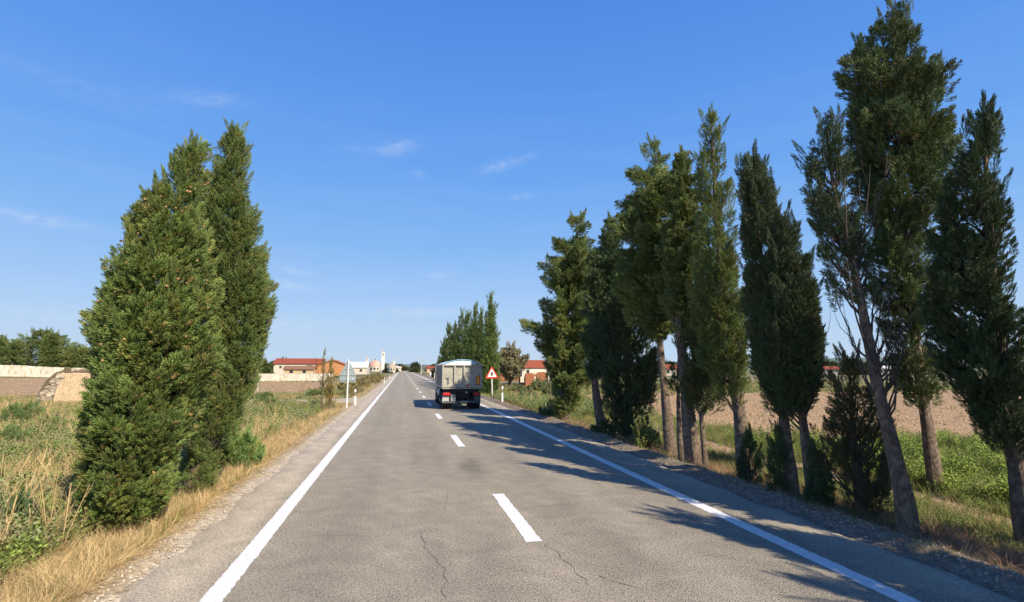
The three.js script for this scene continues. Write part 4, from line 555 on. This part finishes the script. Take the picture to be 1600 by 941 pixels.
function gable(w, d, h, over = 0.3, th = 0.18) { // ridge along x
  const s = new THREE.Shape(); const hw = d / 2 + over, k = h / (d / 2), lo = -over * k; s.moveTo(-hw, lo); s.lineTo(0, h); s.lineTo(hw, lo); s.lineTo(hw, lo + th); s.lineTo(0, h + th); s.lineTo(-hw, lo + th); s.closePath();
  return new THREE.ExtrudeGeometry(s, { depth: w + over * 2, bevelEnabled: false }).translate(0, 0, -(w / 2 + over)).rotateY(Math.PI / 2);
}
const gableWall = (w, d, hw, hr) => { const s = new THREE.Shape(); s.moveTo(-d / 2, 0); s.lineTo(d / 2, 0); s.lineTo(d / 2, hw); s.lineTo(0, hw + hr - 0.02); s.lineTo(-d / 2, hw); s.closePath(); return new THREE.ExtrudeGeometry(s, { depth: w, bevelEnabled: false }).translate(0, 0, -w / 2).rotateY(Math.PI / 2); };
function house(name, label, category, [x, z, turn], w, d, hw, hr, wallM, roofM, openings = [], y = groundY(x, z)) { // openings: [x, y, w, h, kind] on the face towards +z (front) or -z when side = -1
  const g = thing(name, label, category, [x, y - 0.1, z], turn); mesh('wall', gableWall(w, d, hw, hr), wallM, g); mesh('roof', gable(w, d, hr).translate(0, hw, 0), roofM, g);
  for (const [ox, oy, ow, oh, kind] of openings) { const o = mesh(kind ?? 'window', merge(box(ow + 0.16, 0.08, 0.1, ox, oy + oh + 0.04, d / 2 + 0.03), box(ow + 0.16, 0.08, 0.12, ox, oy - 0.04, d / 2 + 0.04), box(0.08, oh, 0.1, ox - ow / 2 - 0.04, oy + oh / 2, d / 2 + 0.03), box(0.08, oh, 0.1, ox + ow / 2 + 0.04, oy + oh / 2, d / 2 + 0.03)), wallM, g); mesh(kind === 'door' ? 'leaf' : 'pane', box(ow, oh, 0.04, ox, oy + oh / 2, d / 2 + 0.005), kind === 'door' ? darkWood : glass, o); }
  return g;
}
{ // long pale field wall on the left
  const s = [], N = 60; const pos = [], ix = [], uv = [];
  const xa = -96, xb = -14; for (let i = 0; i <= N; i++) { const x = lerp(xa, xb, i / N), h = lerp(2.1, 1.55, smooth(-80, -35, x)) + 0.05 * n2(x * 0.7, 2), y0 = groundY(x, -113) - 0.2, y1 = groundY(x, -113) + h; for (const [y, z] of [[y0, -112.8], [y1 - 0.06, -112.8], [y1, -112.9], [y1, -113.1], [y0, -113.2]]) { pos.push(x, y, z); uv.push(x / 5, y / 5); } }
  for (let i = 0; i < N; i++) for (let j = 0; j < 4; j++) { const a = i * 5 + j; ix.push(a, a + 5, a + 1, a + 1, a + 5, a + 6); }
  const g = thing('field_wall', 'long low pale rendered wall behind the ploughed field', 'wall'); mesh('render', geom(pos, ix, uv), plaster, g);
  const cp = []; for (let i = 0; i < 40; i++) { const x = lerp(-52, xb, (i + 0.5) / 40); cp.push(box(0.96, 0.09, 0.5, x, groundY(x, -113) + 1.57 + 0.05 * n2(x * 0.7, 2), -113)); } mesh('coping', merge(cp), mat(0.6, 0.55, 0.46, 0.9), g).userData.kind = 'stuff';
}
{ // stump of a ruined masonry wall in the meadow
  const x = -25.9, z = -47.6, g = thing('ruined_wall', 'broken stump of rubble wall with tan plaster face in the meadow', 'ruin', [x, groundY(x, z), z], 0.35), r = rng(71);
  const sh = new THREE.Shape(); sh.moveTo(-1.75, -0.3); sh.lineTo(-1.55, 0.9); sh.lineTo(-1.25, 1.7); sh.lineTo(-0.75, 2.3); sh.lineTo(-0.3, 2.5); sh.lineTo(-0.2, 2.72); sh.lineTo(0.05, 2.68); sh.lineTo(0.2, 2.42); sh.lineTo(0.9, 2.5); sh.lineTo(1.3, 2.45); sh.lineTo(1.75, 2.2); sh.lineTo(1.9, -0.3); sh.closePath();
  mesh('masonry', ext(sh, 0.8, 0.06).translate(0, 0, -0.4), mat(0.32, 0.25, 0.17, 0.95, { map: plasterTex, bumpMap: grainBump, bumpScale: 0.08 }), g);
  const ps = new THREE.Shape(); ps.moveTo(-0.75, -0.3); ps.lineTo(-0.5, 1.6); ps.lineTo(-0.35, 2.25); ps.lineTo(0.5, 2.3); ps.lineTo(1.2, 2.28); ps.lineTo(1.65, 2.0); ps.lineTo(1.8, -0.3); ps.closePath(); mesh('plaster_face', ext(ps, 0.06, 0.03).translate(0, 0, 0.47), plasterTan, g);
  const st = new THREE.DodecahedronGeometry(1, 0); const sm = [mat(0.36, 0.29, 0.21, 0.95), mat(0.26, 0.21, 0.15, 0.95), mat(0.44, 0.37, 0.28, 0.95)];
  for (let i = 0; i < 60; i++) { const t = r(), y = t * 2.35, xl = lerp(-1.6, -0.35, Math.pow(t, 1.6)), s = 0.1 + 0.13 * r(); const m = mesh('stone', st, sm[i % 3], g); m.position.set(xl + r() * (0.75 - 0.35 * t), y, 0.42 + r() * 0.06); m.scale.set(s * 1.3, s, s * 0.7); m.rotation.set(r() * 0.6, r() * 0.6, r() * 0.6); }
  for (let i = 0; i < 14; i++) { const m = mesh('stone', st, sm[i % 3], g), s = 0.1 + 0.1 * r(); m.position.set(-0.2 + i * 0.14, 2.48 + 0.06 * r(), (r() - 0.5) * 0.6); m.scale.set(s * 1.4, s, s); m.rotation.set(r(), r(), r()); }
}
// left farm buildings
house('farmhouse', 'long white farm building with red tiled roof behind the field wall', 'building', [-31.5, -174, 0], 14, 8, 3.4, 1.5, plaster, roofRed, [[-5, 2.1, 0.7, 0.6], [-2, 2.1, 0.7, 0.6], [1, 2.1, 0.7, 0.6], [3.4, 0.3, 1.9, 2.6, 'door'], [0.6, 0.6, 0.8, 1]], 0.6);
house('shed', 'low tan ruined shed in front of the long white farm building', 'shed', [-29, -160, 0], 8, 4, 1.4, 0.8, plasterTan, mat(0.42, 0.26, 0.16, 0.9, { map: tileTex }), [[-2, 0.3, 0.9, 0.8], [1.5, 0.3, 0.9, 0.8]], 0.9);
house('warehouse', 'orange walled warehouse with broad low gable roof', 'building', [-20.5, -168, Math.PI / 2 + 0.0], 12, 9, 2.8, 1.7, mat(0.62, 0.3, 0.13, 0.85, { map: plasterTex }), roofOrange, [[0, 0, 2.2, 2.3, 'door']], 0.5);
house('barn', 'white barn with sloping roof beside the orange warehouse', 'building', [-15.2, -190, -0.05], 7, 9, 2.4, 1.7, plaster, mat(0.74, 0.72, 0.68, 0.7), [[-1.5, 0.3, 1.2, 1.6, 'door'], [1.6, 1.0, 0.8, 0.8]], 0.5);
house('grey_shed', 'grey roofed shed at the pines behind the field wall', 'shed', [-96.5, -150, 0.2], 9, 8, 4.4, 1.9, mat(0.3, 0.28, 0.25, 0.9), mat(0.22, 0.19, 0.17, 0.9), [[2, 1, 1, 1]], 1.4);
house('cottage', 'white cottage peeping above trees behind the field wall', 'building', [-103.5, -190, 0.1], 6, 6, 6.2, 1.0, plaster, mat(0.6, 0.5, 0.4, 0.9), [[-1, 4, 0.8, 0.9], [1, 4, 0.8, 0.9]], 1.4);
function domed(name, label, x, z, r, h, m1, m2, y = 0) {
  const g = thing(name, label, 'building', [x, y, z]); mesh('wall', new THREE.CylinderGeometry(r, r, h * 0.42, 16).translate(0, h * 0.21, 0), m1, g);
  const q = []; for (let i = 0; i <= 10; i++) { const a = i / 10 * Math.PI / 2; q.push(new THREE.Vector2(r * 1.04 * Math.cos(a) + 0.001, h * 0.42 + h * 0.5 * Math.sin(a))); } mesh('dome', new THREE.LatheGeometry(q, 20), m2, g); mesh('finial', cyl(0.3, 0.04, h * 0.14, 0, h * 0.91, 0, 8), darkWood, g);
  for (let i = -1; i <= 1; i++) mesh('window', rbox(0.8, 1.1, 0.2, i * r * 0.5, h * 0.22, r * Math.sqrt(1 - i * i * 0.25) + 0.02, 0.02), glass, g); return g;
}
const mottled = mat(1, 1, 1, 0.8, { map: tex(256, (u, v) => { const k = tileNoise(u, v, 30) + 0.6 * tileNoise(u, v, 60), w = k > 0.1; return w ? [0.86, 0.82, 0.76] : [0.66, 0.38, 0.24]; }) });
domed('domed_church', 'mottled orange and white domed church beside the tall white tower', -12.9, -260, 2.8, 5.8, plaster, mottled, 1.0);
domed('domed_chapel', 'smaller grey domed chapel past the tall white tower', -5.4, -285, 2.2, 4.8, plaster, mat(0.5, 0.42, 0.34, 0.85, { map: plasterTex }), 0.8);
function tower(label, x, z, w, h, cap) { const g = thing('tower', label, 'tower', [x, 0, z]); mesh('shaft', rbox(w, h, w, 0, h / 2, 0, 0.05), mat(0.75, 0.7, 0.6, 0.8), g); mesh('cornice', rbox(w * 1.18, 0.4, w * 1.18, 0, h * 0.86, 0, 0.05), plaster, g); mesh('cap', cyl(w * 0.55, 0.06, cap, 0, h, 0, 4).rotateY(Math.PI / 4), mat(0.45, 0.3, 0.2, 0.85), g); mesh('opening', box(w * 0.4, 0.9, 0.1, 0, h * 0.92, w / 2), glass, g); }
tower('tall slim white tower with brown cap beside the domed church', -10.6, -300, 1.7, 11.2, 1.3); tower('short slim pale tower before the domed church', -15.3, -240, 0.9, 7.0, 0.8); tower('small pale tower past the grey chapel', -4.4, -300, 0.9, 7.2, 0.9);
// low white houses at the end of the road
[[1.5, -420, 9, 3, 'white house at the far end of the road'], [-3, -390, 5, 2.4, 'low white house left of the far road end beneath trees'], [14, -260, 4, 2.2, 'low house with warm wall beyond the side road']].forEach(([x, z, w, h, label], i) => house('village_house', label, 'building', [x - (i ? 0 : 9), z, 0], w, 6, h, 1, i === 2 ? plasterTan : plaster, i === 2 ? roofRed : mat(0.55, 0.45, 0.38, 0.9), [[0, 0.8, 0.8, 0.9]], 0.3));
[[9.4, -150, 1.5], [11.6, -135, 1.7], [10.4, -118, 1.7], [9.2, -172, 1.4]].forEach(([x, z, h], i) => { const g = thing('gate_pillar', ['white gate pillar at the bend of the side road', 'taller white pillar beside dark gate up the road', 'white pillar nearest the side road', 'faint white pillar far up the verge'][i], 'pillar', [x, groundY(x, z), z]); mesh('shaft', rbox(0.5, h, 0.5, 0, h / 2, 0, 0.03), white, g); mesh('cap', rbox(0.62, 0.12, 0.62, 0, h + 0.05, 0, 0.03), plaster, g); });
{ const g = thing('village_house', 'small house with reddish wall beside the white pillars', 'building', [13.2, -150, 0], 0); g.position.set(13.4, 0, -150); mesh('wall', gableWall(3, 3, 1.9, 0.6), mat(0.6, 0.28, 0.18, 0.85), g); mesh('roof', gable(3, 3, 0.6, 0.2, 0.1).translate(0, 1.9, 0), mat(0.6, 0.6, 0.62, 0.6), g); mesh('door', box(0.9, 1.5, 0.06, 0.3, 0.75, 1.51), mat(0.06, 0.1, 0.12, 0.6), g); }
function pole(label, x, z, h) { const g = thing('utility_pole', label, 'pole', [x, groundY(x, z), z], 0, 'utility poles along the road'); mesh('shaft', cyl(0.2, 0.13, h, 0, -0.1, 0, 10), mat(0.42, 0.41, 0.39, 0.85), g); mesh('crossarm', rbox(1.3, 0.12, 0.12, 0, h - 1.6, 0, 0.02), mat(0.3, 0.28, 0.25, 0.8), g); for (const s of [-0.5, 0, 0.5]) mesh('insulator', cyl(0.05, 0.03, 0.16, s, h - 1.54, 0, 6), white, g); }
pole('grey utility pole beside the far end of the road', 7.2, -200, 7.2); pole('thin utility pole against the sky behind the white barn', -26, -300, 8.2);
// right: red-roofed house, brick ruin, broken white wall
{
  const g = thing('farmhouse', 'white farmhouse with hipped red roof behind the brick ruin', 'building', [28.6, groundY(28, -108) - 0.1, -110], 0.12), w = 8.2, d = 6, hw = 3.0, hr = 1.7;
  mesh('wall', box(w, hw, d, 0, hw / 2, 0), plaster, g);
  const a = w / 2 + 0.3, b = d / 2 + 0.3, k = w / 2 - 2.0; mesh('roof', geom([-a, hw, b, a, hw, b, a, hw, -b, -a, hw, -b, -k, hw + hr, 0, k, hw + hr, 0].map((v, i) => v), [0, 1, 5, 0, 5, 4, 1, 2, 5, 2, 3, 4, 2, 4, 5, 3, 0, 4, 3, 2, 1, 3, 1, 0], [0, 0, 4, 0, 4, 2, 0, 2, 1, 2, 3, 2]).toNonIndexed(), roofRed, g).geometry.computeVertexNormals();
  for (const x of [3.0, -2.8]) { const o = mesh('window', merge(box(0.9, 0.1, 0.12, x, 2.62, d / 2 + 0.03), box(0.9, 0.1, 0.14, x, 1.55, d / 2 + 0.04)), plaster, g); mesh('pane', box(0.66, 0.96, 0.06, x, 2.08, d / 2 + 0.01), glass, o); }
  mesh('chimney', box(0.5, 0.9, 0.5, -1.4, hw + hr - 0.1, -0.4), plaster, g); mesh('annex', box(5.6, 1.7, 3, -6.5, 0.85, 0.5), brick, g);
}
{ // brick ruin: round-topped broken walls with openings
  const g = thing('brick_ruin', 'roofless red brick ruin with round-topped openings in the scrub', 'ruin', [20.9, groundY(21, -80) - 0.1, -80], 0.1);
  const w = (x, wd, h, rr, hole) => { const s = new THREE.Shape(); s.moveTo(x - wd / 2, 0); s.lineTo(x + wd / 2, 0); s.lineTo(x + wd / 2, h - rr); s.quadraticCurveTo(x + wd / 2, h, x + wd / 2 - rr, h); s.lineTo(x - wd / 2 + rr, h); s.quadraticCurveTo(x - wd / 2, h, x - wd / 2, h - rr); s.closePath(); if (hole) { const p = new THREE.Path(); p.absellipse(x + hole[0], hole[1], hole[2], hole[3], 0, 6.283, true); s.holes.push(p); } return ext(s, 0.4, 0.02); };
  mesh('wall', w(-1.1, 1.5, 2.1, 0.5), brick, g); mesh('wall', w(1.0, 1.9, 2.25, 0.7, [-0.2, 1.3, 0.3, 0.25]), brick, g); mesh('wall', merge(box(0.5, 0.35, 0.4, -0.15, 1.75, 0.2), box(0.4, 0.4, 0.38, -0.15, 0.2, 0.2)), brick, g);
  mesh('side_wall', box(0.3, 1.6, 3, 1.8, 0.8, -1.5), brick, g); mesh('side_wall', box(0.3, 1.5, 3, -1.7, 0.75, -1.5), brick, g); mesh('plaster_patch', box(0.6, 0.9, 0.05, -2.3, 1.1, 0.1), plaster, g);
}
{ const g = thing('broken_wall', 'leaning fragment of white rendered wall beside the brick ruin', 'wall', [23.7, groundY(23.7, -80) - 0.2, -80], 0.2); const s = new THREE.Shape(); s.moveTo(-0.9, 0); s.lineTo(0.9, 0); s.lineTo(1.1, 2.1); s.lineTo(0.2, 2.3); s.lineTo(-1.0, 2.25); s.closePath(); mesh('slab', ext(s, 0.3, 0.03), plaster, g); mesh('buttress', box(0.3, 1.2, 0.6, -0.6, 0.6, 0.5), plaster, g); }
// far right buildings beyond the field
house('white_shed', 'long white shed on the horizon seen past the leaning trunk', 'building', [180, -160, -0.8], 9, 6, 2.2, 0.8, plaster, mat(0.65, 0.62, 0.58, 0.8), [[-2, 0.8, 1, 0.8], [1, 0, 1.4, 1.8, 'door']], 0.3);
house('white_cottage', 'small white cottage on the horizon between dark cypress trunks', 'building', [143, -150, -0.7], 4.5, 5, 2.0, 0.9, plaster, roofRed, [[0, 0.8, 0.9, 0.9]], 0.2);
house('far_farm', 'white house with red roof glimpsed between bare trunks', 'building', [82.5, -150, -0.45], 5, 5, 2.3, 1.1, plaster, roofRed, [[0, 0.9, 0.9, 0.9]], 0.2);
{ const g = thing('open_shed', 'open-sided rusty roofed shed on the horizon beneath the tallest cypress', 'shed', [189, 0.1, -150], -0.85); mesh('roof', rbox(10.5, 0.5, 7, 0, 3.9, 0, 0.05), mat(0.42, 0.2, 0.12, 0.8), g); mesh('rail', rbox(10.3, 0.35, 0.3, 0, 2.3, 3.2, 0.03), mat(0.4, 0.2, 0.13, 0.8), g); for (const x of [-4.8, -1.6, 1.6, 4.8]) { mesh('post', box(0.3, 3.7, 0.3, x, 1.85, 3.2), mat(0.5, 0.42, 0.34, 0.8), g); mesh('post', box(0.3, 3.7, 0.3, x, 1.85, -3.2), mat(0.5, 0.42, 0.34, 0.8), g); } mesh('rear_wall', box(10.2, 3.6, 0.2, 0, 1.8, -3.4), mat(0.16, 0.1, 0.08, 0.9), g); mesh('brace', box(0.3, 4.2, 0.3, 2.6, 1.8, 4.2).rotateZ(0.18), white, g); }
// low hills along the skyline
{
  const pos = [], ix = [], N = 160; for (let i = 0; i <= N; i++) { const a = -1.9 + 3.8 * i / N, d = 1500, h = 14 + 16 * (fbm2(a * 3 + 4, 1, 3) + 0.3) + 14 * smooth(0.55, 0.9, a); pos.push(Math.sin(a) * d, -2, -Math.cos(a) * d, Math.sin(a) * (d + 220), Math.max(2, h), -Math.cos(a) * (d + 220), Math.sin(a) * (d + 600), -2, -Math.cos(a) * (d + 600)); if (i) { const q = (i - 1) * 3; ix.push(q, q + 3, q + 1, q + 1, q + 3, q + 4, q + 1, q + 4, q + 2, q + 2, q + 4, q + 5); } }
  struct('hills', geom(pos, ix), mat(0.1, 0.13, 0.1, 0.95), 'low blue-green hills on the skyline', 'hills');
}
renderer.render(scene, camera);
